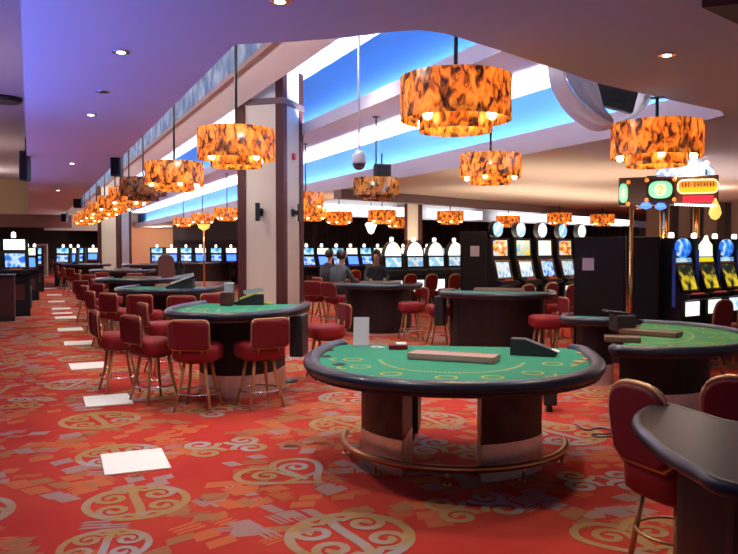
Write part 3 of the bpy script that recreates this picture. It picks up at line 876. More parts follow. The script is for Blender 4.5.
for k, (px, py) in enumerate(cup_px):
    p = A(px, py, T1h)
    m = MB(); m.lathe([(.052, 0), (.056, .006), (.046, .006), (.044, .002), (.004, .002), (.004, 0)], m=M['old_brass'] if k > 2 else M['black'], n=20); o = m.build('cup_holder'); o.location = (p.x, p.y, T1h-.003)
    tag(o, '%s cup holder by the %s on the big table, %s from the dealer' % ('brass' if k > 2 else 'black', 'card shoe' if k > 2 else 'standing card', ORD[k % 3]), 'cup holder', 'cup holders of the big table')
# black money boxes beneath it
for k, (px, py, h_) in enumerate(((412, 438, .48), (549, 410, .42))):
    p = A(px, py)
    t = thing('drop_box', 'black metal drop box %s' % ('between the two pedestals of the big front table' if k == 0 else 'half hidden behind a pedestal of the big front table'), 'box', (p.x, p.y, .0), T1r)
    m = MB(); m.box((0, 0, h_/2+.08), (.14, .34, h_), M['black'], bevel=.012); m.build('box_body', None, t)
    m = MB(); m.box((0, 0, .04), (.05, .2, .08), M['black']); m.build('foot', None, t)
    m = MB(); m.box((0, -.175, h_*.8+.08), (.06, .02, .06), M['chrome']); m.build('lock', None, t)

# --- the tall table by the column
T2c = (2.36, 9.05); T2r = az(212); T2h = 1.02
T2 = gaming_table('blackjack_table', 'tall green blackjack table with navy rim in front of the cream column', T2c, T2r, .80, 1.30, .60, T2h, box_side=1, tray=None, ped=(.60, .42), rimw=.12)
# --- right-hand table
T3h = .80
T3c = Vector((6.08, 6.32, 0)); T3r = az(139)
T3pts = [A(602, 350, T3h), A(650, 357, T3h), A(738, 350, T3h)]
T3 = gaming_table('blackjack_table', 'low olive green table with a brass pole and brown trays at its corner', (T3c.x, T3c.y), T3r, 1.45, 1.25, .10, T3h, felt='felt_olive', tray=None, ped=(.50, .60))
p = A(650, 335, T3h); chip_tray((p.x, p.y, T3h-.003, -YAW-.65), 'longer brown tray at the corner of the olive table, beyond the pole', 'tray_dark', .62)
p = A(622, 341, T3h); chip_tray((p.x, p.y, T3h-.003, -YAW-.25), 'shorter brown tray at the front corner of the olive table', 'tray_dark', .34)
p = A(622, 331, T3h)
t = thing('card_shuffler', 'squat black card shuffler on the olive table behind the brass pole', 'card shuffler', (p.x, p.y, T3h-.003), -YAW)
m = MB(); m.box((0, 0, .10), (.22, .30, .20), M['black'], bevel=.02); m.build('shuffler_body', None, t)
m = MB(); m.box((-.05, 0, .215), (.30, .26, .03), M['black_matte'], bevel=.008, rot=Matrix.Rotation(.12, 3, 'Y')); m.build('lid', None, t)
# --- small table behind it
p = D(596, 9.7)
gaming_table('blackjack_table', 'small dark table with a strip of green felt behind the olive table', (p.x, p.y), az(226), .46, .42, .3, .84, tray=None, ped=(.5, .5), marks=False)
# --- middle tables
T5c = D(497, 12.6); T5r = az(220)
gaming_table('blackjack_table', 'dark gaming table with a black side box, between the big table and the round-topped slots', (T5c.x, T5c.y), T5r, .98, .85, .55, 1.0, box_side=-1, ped=(.80, .72), band=.05)
T6c = D(378, 15.4); T6r = az(214)
gaming_table('blackjack_table', 'dark gaming table where two people sit, beside the cream column', (T6c.x, T6c.y), T6r, .92, .85, .45, 1.0, ped=(.72, .72), band=.05)
T7c = D(170, 14.4); T7r = az(208)
gaming_table('blackjack_table', 'green blackjack table behind the red stools, second along the aisle', (T7c.x, T7c.y), T7r, .98, 1.2, .6, .98)
T8c = D(136, 17.6)
gaming_table('blackjack_table', 'grey green table close behind the second aisle table', (T8c.x, T8c.y), T7r, .9, 1.0, .5, 1.02)
T9c = D(122, 24.5)
gaming_table('blackjack_table', 'pale green table far along the aisle before the far column', (T9c.x, T9c.y), T7r, 1.0, 1.1, .6, 1.02, marks=False)
T10c = D(146, 31)
gaming_table('blackjack_table', 'dark distant table near the salmon wall', (T10c.x, T10c.y), T7r, 1.0, .9, .5, 1.05, marks=False)
T11c = D(207, 34)
gaming_table('blackjack_table', 'long brown table under the dark canopy, beyond the tables by the column', (T11c.x, T11c.y), az(205), 1.15, .8, .5, 1.05, marks=False, ped=(.9, .8))
T12c = D(86, 33)
gaming_table('blackjack_table', 'dark table at the far end of the aisle row', (T12c.x, T12c.y), T7r, 1.0, 1.0, .5, 1.02, marks=False)

# things on the tall table
p = A(249, 304.5, T2h); card_shoe((p.x, p.y, T2h-.003), -YAW+PI+.1, 'black wedge card shoe with a lime green lid on the tall table', .95, 'lime')
p = A(227.5, 305, T2h)
t = thing('card_shuffler', 'upright dark card shuffler with a clear top on the tall table', 'card shuffler', (p.x, p.y, T2h-.003), -YAW)
m = MB(); m.box((0, 0, .085), (.15, .22, .17), M['wood_dark'], bevel=.01); m.build('shuffler_body', None, t)
m = MB(); m.box((.02, 0, .22), (.10, .14, .11), M['acrylic'], bevel=.008); m.build('clear_tower', None, t)
m = MB(); m.box((.02, 0, .283), (.11, .15, .016), M['dome_white'], bevel=.003); m.build('lid', None, t)
p = A(268, 304, T2h)
m = MB(); m.lathe([(.05, 0), (.05, .02), (.02, .024), (.02, 0)], m=M['lime'], n=20); o = m.build('dealer_button'); o.location = (p.x, p.y, T2h-.003)
tag(o, 'small yellow green disc beside the lime-lidded card shoe', 'marker')
p = A(180, 289, .98); card_shoe((p.x, p.y, .977), -YAW+PI, 'black and white card shoe on the second aisle table', 1.3, 'paper')
# floor stand by the tall table
p = D(286, 9.75)
t = thing('sign_stand', 'thin black floor stand with a round base beside the tall table', 'stand', (p.x, p.y, 0))
m = MB(); m.lathe([(.155, 0), (.155, .018), (.05, .035), (.02, .04), (.02, 0)], m=M['black'], n=28); m.build('base', None, t)
m = MB(); m.tube([(-.06, 0, .02), (-.06, 0, .78)], .016, M['black_metal'], n=10); m.build('pole', None, t)

# --- glossy dark table in the near corner
T4h = .97
core = [(636.5, 416), (641, 408.5), (652, 404), (666, 402), (700, 411.5), (738, 421)]
low = [(738, 484), (700, 468), (666, 449), (648, 434), (639, 424)]
P4 = [A(x, y, T4h) for x, y in core]
e = (P4[-1]-P4[-2]).normalized()
P4 = P4+[P4[-1]+e*.15+Vector((.25, -.15, 0))]
Q4 = [A(x, y, T4h) for x, y in low]
ext = [Vector((3.15, 1.9, T4h)), Vector((2.9, 1.35, T4h)), Vector((2.35, 1.25, T4h))]
ring4 = smooth_path([(v.x, v.y, 0) for v in P4+ext+Q4], 5, closed=True)
cx4 = sum(v.x for v in ring4)/len(ring4); cy4 = sum(v.y for v in ring4)/len(ring4)
t4 = thing('covered_table', 'glossy dark table with a rounded end in the near corner', 'table', (cx4, cy4, 0))
m = MB(); m.prism([((v.x-cx4)*.965, (v.y-cy4)*.965) for v in ring4], T4h-.045, T4h-.004, M['gloss_dark']); m.build('tabletop', None, t4)
m = MB(); m.tube([((v.x-cx4)*.975, (v.y-cy4)*.975, T4h-.03) for v in ring4], .030, M['navy'], n=10, closed=True); m.build('padded_rim', None, t4)
bl = A(664, 520, .45)
m = MB(); m.prism([(.66*(v.x-cx4)+.06, .66*(v.y-cy4)-.02) for v in ring4], 0, T4h-.04, M['wood_black']); m.build('pedestal', None, t4)

# ------------------------------------------------------------------ stools
def make_stool():
    t = thing('casino_stool', 'stool', 'stool')
    t.scale = (1, 1, .965)
    so = rrect(.50, .46, .13, 6)
    m = MB(); rs = []
    for z, k in ((.555, .80), (.565, .90), (.60, .985), (.67, 1.0), (.705, .985), (.732, .93), (.746, .78), (.752, .35)):
        rs.append([Vector((x*k, y*k, z)) for x, y in so])
    m.rings(rs, M['red_bright']); m.build('seat', None, t)
    # backrest: upright rounded pad at +y
    bo = rrect(.44, .33, .06, 6)
    m = MB(); rs = []
    for yy, k in ((.196, .90), (.205, .97), (.225, 1.0), (.245, .97), (.254, .90)):
        rs.append([Vector((x*k, yy+.10*(z*k+.155)*.45-.0+.05*(x*x/.046), .865+z*k)) for x, z in bo])
    m.rings(rs, M['red_vinyl']); bk = m.build('backrest', None, t)
    m = MB(); m.tube([(x*1.0, .228+.10*(z+.155)*.45+.05*(x*x/.046), .865+z*1.0) for x, z in bo], .009, M['gold_piping'], n=6, closed=True); m.build('piping', None, bk)
    m = MB()
    m.tube([(-.12, .235, .80), (-.12, .235, .68), (-.12, .19, .60), (.12, .19, .60), (.12, .235, .68), (.12, .235, .80)], .014, M['leg_wood'], n=6)
    m.build('back_bracket', None, t)
    for a in (45, 135, 225, 315):
        c, s = math.cos(math.radians(a)), math.sin(math.radians(a))
        m = MB(); m.tube([(.155*c, .155*s, .57), (.20*c, .20*s, .30), (.285*c, .285*s, .0)], [.020, .019, .014], M['leg_wood'], n=8); m.build('leg', None, t)
    m = MB(); m.tube([(.232*math.cos(a*PI/12), .232*math.sin(a*PI/12), .20) for a in range(24)], .010, M['chrome'], n=8, closed=True); m.build('foot_ring', None, t)
    m = MB(); m.lathe([(.15, .535), (.17, .557), (.02, .557), (.02, .535)], m=M['wood_black'], n=20); m.build('swivel_plate', None, t)
    return t
stool = make_stool(); used = [False]
G = 'red gold-edged stools'
def place_stool(p, face, label, scale=1.0):
    """face: compass bearing the sitter looks towards; the backrest is on the other side"""
    rz = az(face)
    if not used[0]:
        stool.location = (p[0], p[1], 0); stool.rotation_euler = (0, 0, rz); stool['label'] = label; stool['group'] = G; used[0] = True; o = stool
    else: o = dup(stool, (p[0], p[1], 0), rz, label, G)
    return o
def bearing(a, b): return math.degrees(math.atan2(b[0]-a[0], b[1]-a[1]))
near = [(118, 9.1, 84, 'side-on red stool nearest the aisle at the tall table'),
        (153, 8.5, 68, 'red stool with a dark-backed rest, second from the aisle at the tall table'),
        (197, 8.05, 30, 'red stool seen from behind in front of the tall table, aisle side of two'),
        (259, 8.2, 352, 'red stool seen from behind in front of the tall table, by the floor stand'),
        (162, 10.4, 80, 'red stool tucked against the far curve of the tall table')]
for px, d, f, lab in near: place_stool(D(px, d), f, lab)
for k, (px, d, f) in enumerate(((146, 12.3, 30), (181, 12.0, 10), (206, 12.6, 350), (106, 13.2, 75), (121, 12.7, 55))):
    place_stool(D(px, d), f, 'red stool, %s round the front of the second aisle table' % ORD[k])
for k, (px, d, f) in enumerate(((98, 15.2, 75), (109, 16.0, 60), (104, 18.4, 85), (88, 17.6, 40))):
    place_stool(D(px, d), f, 'red stool in the aisle-side cluster before the grey green table, %s of the cluster' % ORD[k])
for k, (px, d, f) in enumerate(((86, 22.4, 70), (95, 21.4, 40), (88, 25.5, 80), (104, 23.2, 20), (135, 22.5, 10))):
    place_stool(D(px, d), f, 'red stool round the pale green far table, %s from the aisle' % ORD[k])
for k, (px, d, f) in enumerate(((70, 29, 70), (64, 31.5, 80), (76, 27.5, 50), (62, 36, 80), (71, 38, 70), (60, 40, 80), (57, 45, 80), (66, 47, 70), (54, 50, 80))):
    place_stool(D(px, d), f, 'distant red stool along the aisle, %s of the far string' % ORD[k])
place_stool(D(316, 17.2), 40, 'red stool on light wooden legs between the cream column and the two people')
place_stool(D(325, 10.0), 272, 'single red stool turned sideways behind the corner of the big front table')
place_stool(D(411, 14.2), 285, 'sideways red stool at the dark table, nearer the two people of a pair')
place_stool(D(440, 13.5), 285, 'sideways red stool at the dark table, beside the black side box')
place_stool(D(546, 11.4), 290, 'sideways red stool at the end of the dark middle table')

def make_high_stool():
    t = thing('slot_chair', 'chair', 'chair')
    so = rrect(.48, .46, .14, 6); m = MB(); rs = []
    for z, k in ((.42, .82), (.45, .97), (.56, 1.0), (.62, .97), (.645, .85), (.655, .4)):
        rs.append([Vector((x*k, y*k, z)) for x, y in so])
    m.rings(rs, M['red_bright']); m.build('seat', None, t)
    bo = [(.215*math.copysign(abs(math.cos(a*PI/14))**.72, math.cos(a*PI/14)), .86+.18*math.sin(a*PI/14)**.8) for a in range(15)]+[(-.21, .76), (-.20, .66), (-.15, .61), (.15, .61), (.20, .66), (.21, .76)]
    zc = .82; m = MB(); rs = []
    for yy, k in ((.19, .90), (.20, .97), (.225, 1.0), (.25, .97), (.26, .90)):
        rs.append([Vector((x*k, yy+.12*(zc+(z-zc)*k-.55), zc+(z-zc)*k)) for x, z in bo])
    m.rings(rs, M['red_vinyl']); bk = m.build('backrest', None, t)
    m = MB(); m.tube([(x*1.02, .225+.12*(z-.55), zc+(z-zc)*1.02) for x, z in bo], .016, M['gold_piping'], n=8, closed=True); m.build('gold_frame', None, bk)
    for a in (45, 135, 225, 315):
        c, s = math.cos(math.radians(a)), math.sin(math.radians(a))
        m = MB(); m.tube([(.17*c, .17*s, .43), (.24*c, .24*s, .0)], .016, M['gold_piping'], n=8); m.build('leg', None, t)
    m = MB(); m.tube([(.21*math.cos(a*PI/12), .21*math.sin(a*PI/12), .22) for a in range(24)], .009, M['gold_piping'], n=6, closed=True); m.build('foot_ring', None, t)
    return t
hs = make_high_stool(); used2 = [False]
def place_chair(p, face, label, z=0.0):
    if not used2[0]:
        hs.location = (p[0], p[1], z); hs.rotation_euler = (0, 0, az(face)); hs['label'] = label; hs['group'] = 'round-backed red slot chairs'; used2[0] = True; return hs
    return dup(hs, (p[0], p[1], z), az(face), label, 'round-backed red slot chairs')
c_near = place_chair(D(681, 3.98), 92, 'large red round-backed chair with a gold frame at the glossy corner table, nearest')
place_chair(D(760, 4.25), 66, 'red round-backed chair beyond the glossy corner table, partly out of frame')
place_chair(D(561, 14.6), 342, 'gold-framed red chair beside the black panel with a paper notice')
place_chair(D(541, 15.4), 342, 'red chair before the third round-topped slot')
place_chair(D(517, 14.6), 342, 'red chair before the second round-topped slot')
place_chair(D(566, 12.6), 300, 'red chair by the end of the dark middle table, in front of the gold-framed one')
for k, px in enumerate((404, 425, 448, 470)):
    place_chair(D(px, 20.3), 345, 'red chair facing the dome-topped slots, %s along' % ORD[k])
for k, (px, d) in enumerate(((706, 10.3), (731, 10.9), (758, 11.5))):
    place_chair(D(px, d), 350, 'red chair facing the slots under the neon sign, %s along' % ORD[k])
for k, (px, d) in enumerate(((350, 24), (366, 24.4), (383, 25.4))):
    place_chair(D(px, d), 345, 'red chair at the distant blue-screened slots, %s along' % ORD[k])
p = D(166, 21.5)
t = thing('lounge_chair', 'tall brown high-backed chair standing between the far aisle tables', 'chair', (p.x, p.y, 0), az(10))
m = MB(); so = rrect(.48, .46, .1, 5); m.rings([[Vector((x*k, y*k, z)) for x, y in so] for z, k in ((.60, .9), (.63, 1), (.72, 1), (.76, .85), (.77, .4))], M['brown_vinyl']); m.build('seat', None, t)
bo = [(.23*math.cos(a*PI/12), 1.38+.20*math.sin(a*PI/12)) for a in range(13)]+[(-.22, .74), (.22, .74)]
m = MB(); m.rings([[Vector((x*k, yy, 1.15+(z-1.15)*k)) for x, z in bo] for yy, k in ((.17, .92), (.19, 1.0), (.25, 1.0), (.27, .92))], M['brown_vinyl']); m.build('backrest', None, t)
for a in (45, 135, 225, 315):
    c, s = math.cos(math.radians(a)), math.sin(math.radians(a))
    m = MB(); m.tube([(.2*c, .2*s, .61), (.26*c, .26*s, 0)], .018, M['leg_wood'], n=8); m.build('leg', None, t)

# ------------------------------------------------------------------ slot machines
def make_slot(name, label, kind, scr):
    """front faces local -Y; scr = (topper, upper, main, belly) material names"""
    t = thing(name, label, 'slot machine')
    wd = .66
    if kind == 'round':
        prof = [(.36, 0), (.36, 1.98), (-.08, 1.98), (-.10, 1.52), (-.13, 1.47), (-.24, 1.02), (-.42, .98), (-.42, .90), (-.28, .86), (-.28, 0)]
    elif kind == 'dome':
        prof = [(.34, 0), (.34, 1.52), (-.12, 1.52), (-.14, 1.16), (-.34, 1.08), (-.36, .98), (-.24, .92), (-.24, 0)]
    elif kind == 'slant':
        prof = [(.34, 0), (.34, 1.78), (-.04, 1.78), (-.06, 1.48), (-.09, 1.44), (-.20, 1.10), (-.38, 1.04), (-.38, .96), (-.24, .90), (-.24, 0)]
    else:
        wd = .56; prof = [(.38, 0), (.38, 1.90), (-.08, 1.90), (-.08, 1.60), (-.10, 1.53), (-.23, 1.09), (-.38, 1.06), (-.38, 1.00), (-.26, .96), (-.26, 0)]
    m = MB(); m.rings([[Vector((-wd/2, y, z)) for y, z in prof], [Vector((wd/2, y, z)) for y, z in prof]], M['black_matte'], smooth=False); m.build('cabinet', None, t)
    def panel(nm, y0, z0, y1, z1, w_, ms, par=t, th=.014):
        a = Vector((0, y0, z0)); b = Vector((0, y1, z1)); d = (b-a).normalized(); n = Vector((0, -d.z, d.y)).normalized()
        if n.y > 0: n = -n
        mm = MB(); P = [a, b]
        ring0 = [Vector((-w_/2, a.y, a.z)), Vector((w_/2, a.y, a.z)), Vector((w_/2, b.y, b.z)), Vector((-w_/2, b.y, b.z))]
        mm.rings([[q-n*.004 for q in ring0], [q+n*th for q in ring0]], M[ms], smooth=False)
        return mm.build(nm, None, par)
    def frame(par, y0, z0, y1, z1, w_):
        mm = MB(); P = [(-w_/2, y0-.012, z0), (w_/2, y0-.012, z0), (w_/2, y1-.012, z1), (-w_/2, y1-.012, z1)]
        mm.tube(P, .018, M['old_brass'], n=6, closed=True); return mm.build('screen_frame', None, par)
    if kind == 'round':
        panel('upper_glass', -.10, 1.57, -.08, 1.93, .50, scr[1])
        s = panel('main_screen', -.232, 1.07, -.145, 1.42, .44, scr[2]); frame(t, -.238, 1.04, -.138, 1.45, .52)
        panel('belly_glass', -.28, .50, -.28, .80, .46, scr[3])
        m = MB(); c = Vector((0, .05, 2.19))
        ring = [Vector((.19*math.cos(a*PI/16), 0, .19*math.sin(a*PI/16))) for a in range(32)]
        m.rings([[c+q+Vector((0, .07, 0)) for q in ring], [c+q*1.0+Vector((0, -.07, 0)) for q in ring]], M['black'], smooth=True); tp = m.build('topper', None, t)
        m = MB(); m.rings([[c+q*.92+Vector((0, -.066, 0)) for q in ring], [c+q*.92+Vector((0, -.082, 0)) for q in ring]], M[scr[0]]); m.build('topper_glass', None, tp)
        m = MB(); m.box((0, .05, 1.99), (.14, .10, .06), M['black']); m.build('topper_foot', None, tp)
    elif kind == 'slant':
        panel('upper_glass', -.06, 1.51, -.042, 1.74, .50, scr[1])
        panel('main_screen', -.197, 1.12, -.095, 1.42, .46, scr[2])
        m = MB(); m.lathe([(.05, 1.78), (.06, 1.82), (.05, 1.90), (.01, 1.92), (.01, 1.78)], (0, .05, 0), M['candle'], n=14); m.build('candle_lamp', None, t)
        m = MB(); m.box((0, -.246, .55), (.40, .014, .36), M['wood_red']); m.build('belly_door', None, t)
    elif kind == 'dome':
        m = MB(); pts = [(.29*math.cos(a*PI/14), 1.50+.44*math.sin(a*PI/14)) for a in range(15)]
        m.rings([[Vector((x, .10, z)) for x, z in pts], [Vector((x, -.10, z)) for x, z in pts]], M['black'], smooth=False); tp = m.build('topper', None, t)
        m = MB(); m.rings([[Vector((x*.92, -.095, 1.5+(z-1.5)*.94+.01)) for x, z in pts], [Vector((x*.92, -.112, 1.5+(z-1.5)*.94+.01)) for x, z in pts]], M[scr[0]], smooth=False); m.build('topper_glass', None, tp)
        m = MB(); m.lathe([(.05, 1.93), (.06, 1.99), (.055, 2.05), (.01, 2.07), (.01, 1.93)], (0, 0, 0), M['candle'], n=14); m.build('candle_lamp', None, tp)
        panel('upper_glass', -.138, 1.20, -.122, 1.47, .50, scr[1])
        panel('belly_glass', -.24, .45, -.24, .80, .46, scr[3])
    else:
        m = MB(); c = Vector((0, -.085, 1.75))
        ring = [Vector((.20*math.cos(a*PI/16), 0, .145*math.sin(a*PI/16))) for a in range(32)]
        if scr[0] == 'screen_white': ring = [Vector((-.18, 0, -.13)), Vector((.18, 0, -.13)), Vector((.17, 0, .05)), Vector((.08, 0, .11)), Vector((.02, 0, .20)), Vector((-.08, 0, .11)), Vector((-.17, 0, .05))]
        m.rings([[c+q+Vector((0, .01, 0)) for q in ring], [c+q+Vector((0, -.03, 0)) for q in ring]], M[scr[0]], smooth=False); m.build('topper_glass', None, t)
        panel('upper_glass', -.096, 1.535, -.082, 1.60, .46, scr[1])
        panel('main_screen', -.219, 1.13, -.113, 1.49, .36, scr[2]); frame(t, -.224, 1.11, -.107, 1.51, .44)
        panel('belly_glass', -.26, .74, -.26, .95, .36, scr[3])
        m = MB()
        m.box((-wd/2-.004, -.13, 1.3), (.012, .05, .85), M['blue_trim'])
        m.build('edge_light', None, t)
        m = MB(); m.lathe([(.04, 1.90), (.045, 1.94), (.04, 1.98), (.01, 1.99), (.01, 1.90)], (0, .1, 0), M['candle'], n=14); m.build('candle_lamp', None, t)
    m = MB(); yb = {'round': -.35, 'dome': -.30, 'slant': -.32}.get(kind, -.35); zb = {'round': 1.0, 'dome': 1.06, 'slant': 1.06}.get(kind, 1.065)
    m.box((0, yb, zb+.012), (.30, .04, .024), M['red_dim'], bevel=.004)
    m.build('button_strip', None, t)
    return t
def seat_row(proto_list, p0, n, spacing, dirv, face, label_fn, grp, z=0.0):
    out = []
    for k in range(n):
        p = p0+dirv*(spacing*k)
        src, first = proto_list[k % len(proto_list)]
        if not first[0]:
            src.location = (p.x, p.y, z); src.rotation_euler = (0, 0, az(face)); src['label'] = label_fn(k); src['group'] = grp; first[0] = True; out.append(src)
        else: out.append(dup(src, (p.x, p.y, z), az(face), label_fn(k), grp))
    return out
# middle bank with round toppers
protoR = [(make_slot('slot_machine', 'x', 'round', s), [False]) for s in (('screen_cyan', 'screen_mix', 'screen_pale', 'screen_white'), ('screen_cyan', 'screen_yellow', 'screen_pale', 'screen_cyan'), ('screen_white', 'screen_white', 'screen_blue', 'screen_white'), ('screen_cyan', 'screen_mix', 'screen_pale', 'screen_white'), ('screen_white', 'screen_yellow', 'screen_pale', 'screen_blue'))]
pm = D(497, 17.4)
m = MB()
rowend = pm+E1*4.1
seat_row(protoR, pm, 5, .87, E1, 163, lambda k: 'round-topped slot machine, %s along the bank between the two papered black panels' % ORD[k], 'round-topped slots', .0)
# side panels with notices
def side_panel(px0, px1, d0, d1, z1, label, notice=None, nlabel='', th=.12):
    a, b = D(px0, d0), D(px1, d1)
    n = (b-a).normalized(); L = (b-a).length
    c = (a+b)/2
    t = thing('cabinet_panel', label, 'panel', (c.x, c.y, 0), math.atan2(n.y, n.x))
    m = MB(); m.box((0, th/2, z1/2), (L, th, z1), M['black_matte'], bevel=.015); m.build('panel_body', None, t)
    m = MB(); m.box((0, th/2, .06), (L, th+.02, .12), M['black']); m.build('plinth', None, t)
    if notice:
        pxn, zn, wn, hn = notice
        q = D(pxn, (d0+d1)/2)
        f = (D(pxn, (d0+d1)/2)-a).dot(n)
        q = a+n*f
        o = MB(); o.box((0, -.005, 0), (wn, .006, hn), M['paper_grey'])
        for k in range(5): o.box((0, -.009, hn*.35-k*hn*.17), (wn*.8, .003, hn*.035), M['grey_metal'])
        o = o.build('notice'); o.location = (q.x, q.y, zn); o.rotation_euler = (0, 0, math.atan2(n.y, n.x))
        tag(o, nlabel, 'notice')
    return t
side_panel(463, 487, 16.4, 16.7, 2.12, 'dark blue black end panel between the dome-topped and round-topped slots', (474.5, 1.68, .24, .23), 'white paper notice on the end panel beside the dome-topped slots')
side_panel(574, 625, 11.7, 11.25, 1.92, 'black slot-bank back with a paper notice, beside the round-topped slots', (586, 1.50, .18, .19), 'white paper notice on the wide black slot-bank back')
side_panel(628, 660, 11.2, 11.0, 1.92, 'black end cabinet behind the brass pole under the neon sign')
# right bank below the neon sign
protoN = [(make_slot('slot_machine', 'x', 'oval', s), [False]) for s in (('screen_blue', 'screen_pale', 'screen_reel', 'screen_white'), ('screen_white', 'yellow_glow', 'screen_reel', 'screen_white'), ('screen_blue', 'screen_pale', 'screen_reel', 'screen_cyan'), ('screen_cyan', 'yellow_glow', 'screen_reel', 'screen_white'))]
pn = D(677, 11.3)
seat_row(protoN, pn, 5, .75, E1, 168, lambda k: 'oval-topped slot machine, %s along the bank under the neon sign' % ORD[k], 'slots under the neon sign')
# dome bank
protoD = [(make_slot('slot_machine', 'x', 'dome', s), [False]) for s in (('screen_white', 'screen_cyan', 'screen_blue', 'screen_white'), ('white_glow', 'screen_pale', 'screen_blue', 'screen_white'))]
pd_ = D(391.5, 21.8)
seat_row(protoD, pd_, 4, .90, E1, 180, lambda k: 'white dome-topped slot machine, %s along its bank behind the dark gaming tables' % ORD[k], 'dome-topped slots')
# far blue rows
protoB = [(make_slot('slot_machine', 'x', 'slant', s), [False]) for s in (('screen_white', 'screen_cyan', 'screen_blue', 'screen_blue'), ('screen_white', 'screen_white', 'blue_glow', 'screen_pale'))]
pb_ = D(307, 28)
seat_row(protoB, pb_, 11, .72, E1, 168, lambda k: 'distant blue-screened slot machine, %s along the row behind the two people' % ORD[k], 'distant blue slots')
for k, px in enumerate((157, 171.5, 186, 200.5, 216, 231)):
    p = D(px, 36+k*.2); src = (protoD if px == 218 else protoB)[k % 2][0]
    dup(src, (p.x, p.y, 0), az(188), 'distant slot machine beneath the dark canopy, %s along' % ORD[k], 'slots under the canopy')
for k, (px, d) in enumerate(((63, 34), (70.5, 35.3), (78, 36.6), (93, 42))):
    p = D(px, d); src = protoB[k % 2][0]
    dup(src, (p.x, p.y, 0), az(195), 'blue-lit slot machine at the far end of the aisle, %s in from the aisle' % ORD[k], 'slots at the end of the aisle')
# machines by the left edge
def lone(px, d, face, src, label):
    p = D(px, d); dup(src, (p.x, p.y, 0), az(face), label, 'slots beside the aisle')
protoL = make_slot('slot_machine', 'slot machine with a white lit top box behind the dark red counter by the aisle', 'slant', ('screen_white', 'white_glow', 'screen_blue', 'screen_white'))
p = D(14, 19.2); protoL.location = (p.x, p.y, 0); protoL.rotation_euler = (0, 0, az(172)); protoL.scale = (1.0, 1.0, 1.13); protoL['group'] = 'slots beside the aisle'
lone(27, 25, 175, protoB[1][0], 'blue-screened slot machine just beyond the counter by the aisle')
lone(34.5, 30, 180, protoB[0][0], 'purple blue slot machine beside the pale panel far along the aisle')
p = D(42.5, 46)
m = MB(); m.box((0, 0, 1.0), (.62, .1, 2.0), M['cream'], bevel=.01); m.box((0, -.06, 1.0), (.5, .02, 1.8), M['tan']); o = m.build('display_panel'); o.location = (p.x, p.y, 0); o.rotation_euler = (0, 0, az(200))
tag(o, 'pale free-standing panel at the far end of the aisle', 'panel')
# counter at the left edge
e0 = A(15, 321); 
t = thing('counter', 'dark red brown counter at the edge of the aisle', 'counter', (e0.x-.75, e0.y+.45, 0), 0)
m = MB(); m.box((0, 0, .53), (1.5, .9, 1.06), M['wood_red'], bevel=.012); m.build('counter_body', None, t)
m = MB(); m.box((0, 0, 1.085), (1.56, .96, .05), M['black'], bevel=.012); m.build('countertop', None, t)
m = MB(); m.box((0, -.46, .06), (1.5, .03, .12), M['black']); m.build('kick_plate', None, t)
p = D(22, 21.5)
m = MB(); m.lathe([(.22, 0), (.24, .03), (.24, .62), (.20, .66), (.02, .66), (.02, 0)], m=M['black'], n=24); o = m.build('waste_bin'); o.location = (p.x, p.y, 0)
tag(o, 'black round bin beside the dark red counter', 'bin')

# ------------------------------------------------------------------ neon sign on brass poles
ps = D(664, 12.3)
t = thing('neon_sign', 'lit casino sign with green ovals, a yellow panel and white neon on brass poles', 'sign', (ps.x, ps.y, 0), -YAW-.38)
def loc_of(px, py, d=12.1):
    q = D(px, d); z = H+(248-py)/F*d
    v = Matrix.Rotation(YAW+.38, 3, 'Z') @ Vector((q.x-ps.x, q.y-ps.y, 0))
    return Vector((v.x, 0, z))
for nm, px, top, y in (('brass_pole', 632, 197, -.3), ('brass_pole', 664, 197, .1), ('brass_pole', 696, 199, .1)):
    a = loc_of(px, 300); z1 = loc_of(px, top).z
    if px == 632:
        q = D(631, 10.6); v = Matrix.Rotation(YAW+.38, 3, 'Z') @ Vector((q.x-ps.x, q.y-ps.y, 0)); a = Vector((v.x, 0, 0)); y = v.y; z1 = 2.36
        m = MB(); m.tube([(v.x, v.y, 2.33), (v.x+.05, -.15, 2.42)], .035, M['brass'], n=10); m.build('brass_arm', None, t)
    m = MB(); r_ = .075 if px == 664 else .05 if px != 632 else .027
    m.tube([(a.x, y, 0), (a.x, y, z1)], r_, M['brass'], n=16); m.build(nm, None, t)
L, R_ = loc_of(616, 200), loc_of(717, 200)
m = MB(); m.box(((L.x+R_.x)/2, .12, loc_of(664, 190).z), (R_.x-L.x, .36, .46), M['tray_dark'], bevel=.02); hb = m.build('sign_housing', None, t)
def oval(px, py, rx, rz_, ms, parent, y=-.11, th=.05, name='lit_oval', ex=2.6):
    rx, rz_ = rx*.80, rz_*.80; c = loc_of(px, py); m = MB()
    ring = []
    for a in range(32):
        ca, sa = math.cos(a*PI/16), math.sin(a*PI/16)
        ring.append(Vector((rx*math.copysign(abs(ca)**(2/ex), ca), 0, rz_*math.copysign(abs(sa)**(2/ex), sa))))
    m.rings([[Vector((c.x, y, c.z))+q for q in ring], [Vector((c.x, y-th, c.z))+q for q in ring]], M[ms], smooth=False)
    return m.build(name, None, parent)
oval(659.5, 189.5, .27, .22, 'wood_dark', hb, y=-.09, th=.03, name='surround', ex=5)
for bx_, by_ in ((645.5, 179.5), (645.5, 199.5), (673.5, 179.5), (673.5, 199.5), (626.5, 181), (626.5, 203)):
    q = loc_of(bx_, by_); m = MB(); m.lathe([(.004, -.035), (.03, -.02), (.034, 0), (.02, .03), (.004, .034)], (q.x, -.13, q.z), M['orange_glow'], n=10); m.build('corner_bulb', None, hb)
ov = oval(659.5, 189.5, .225, .175, 'green_glow', t, y=-.11)
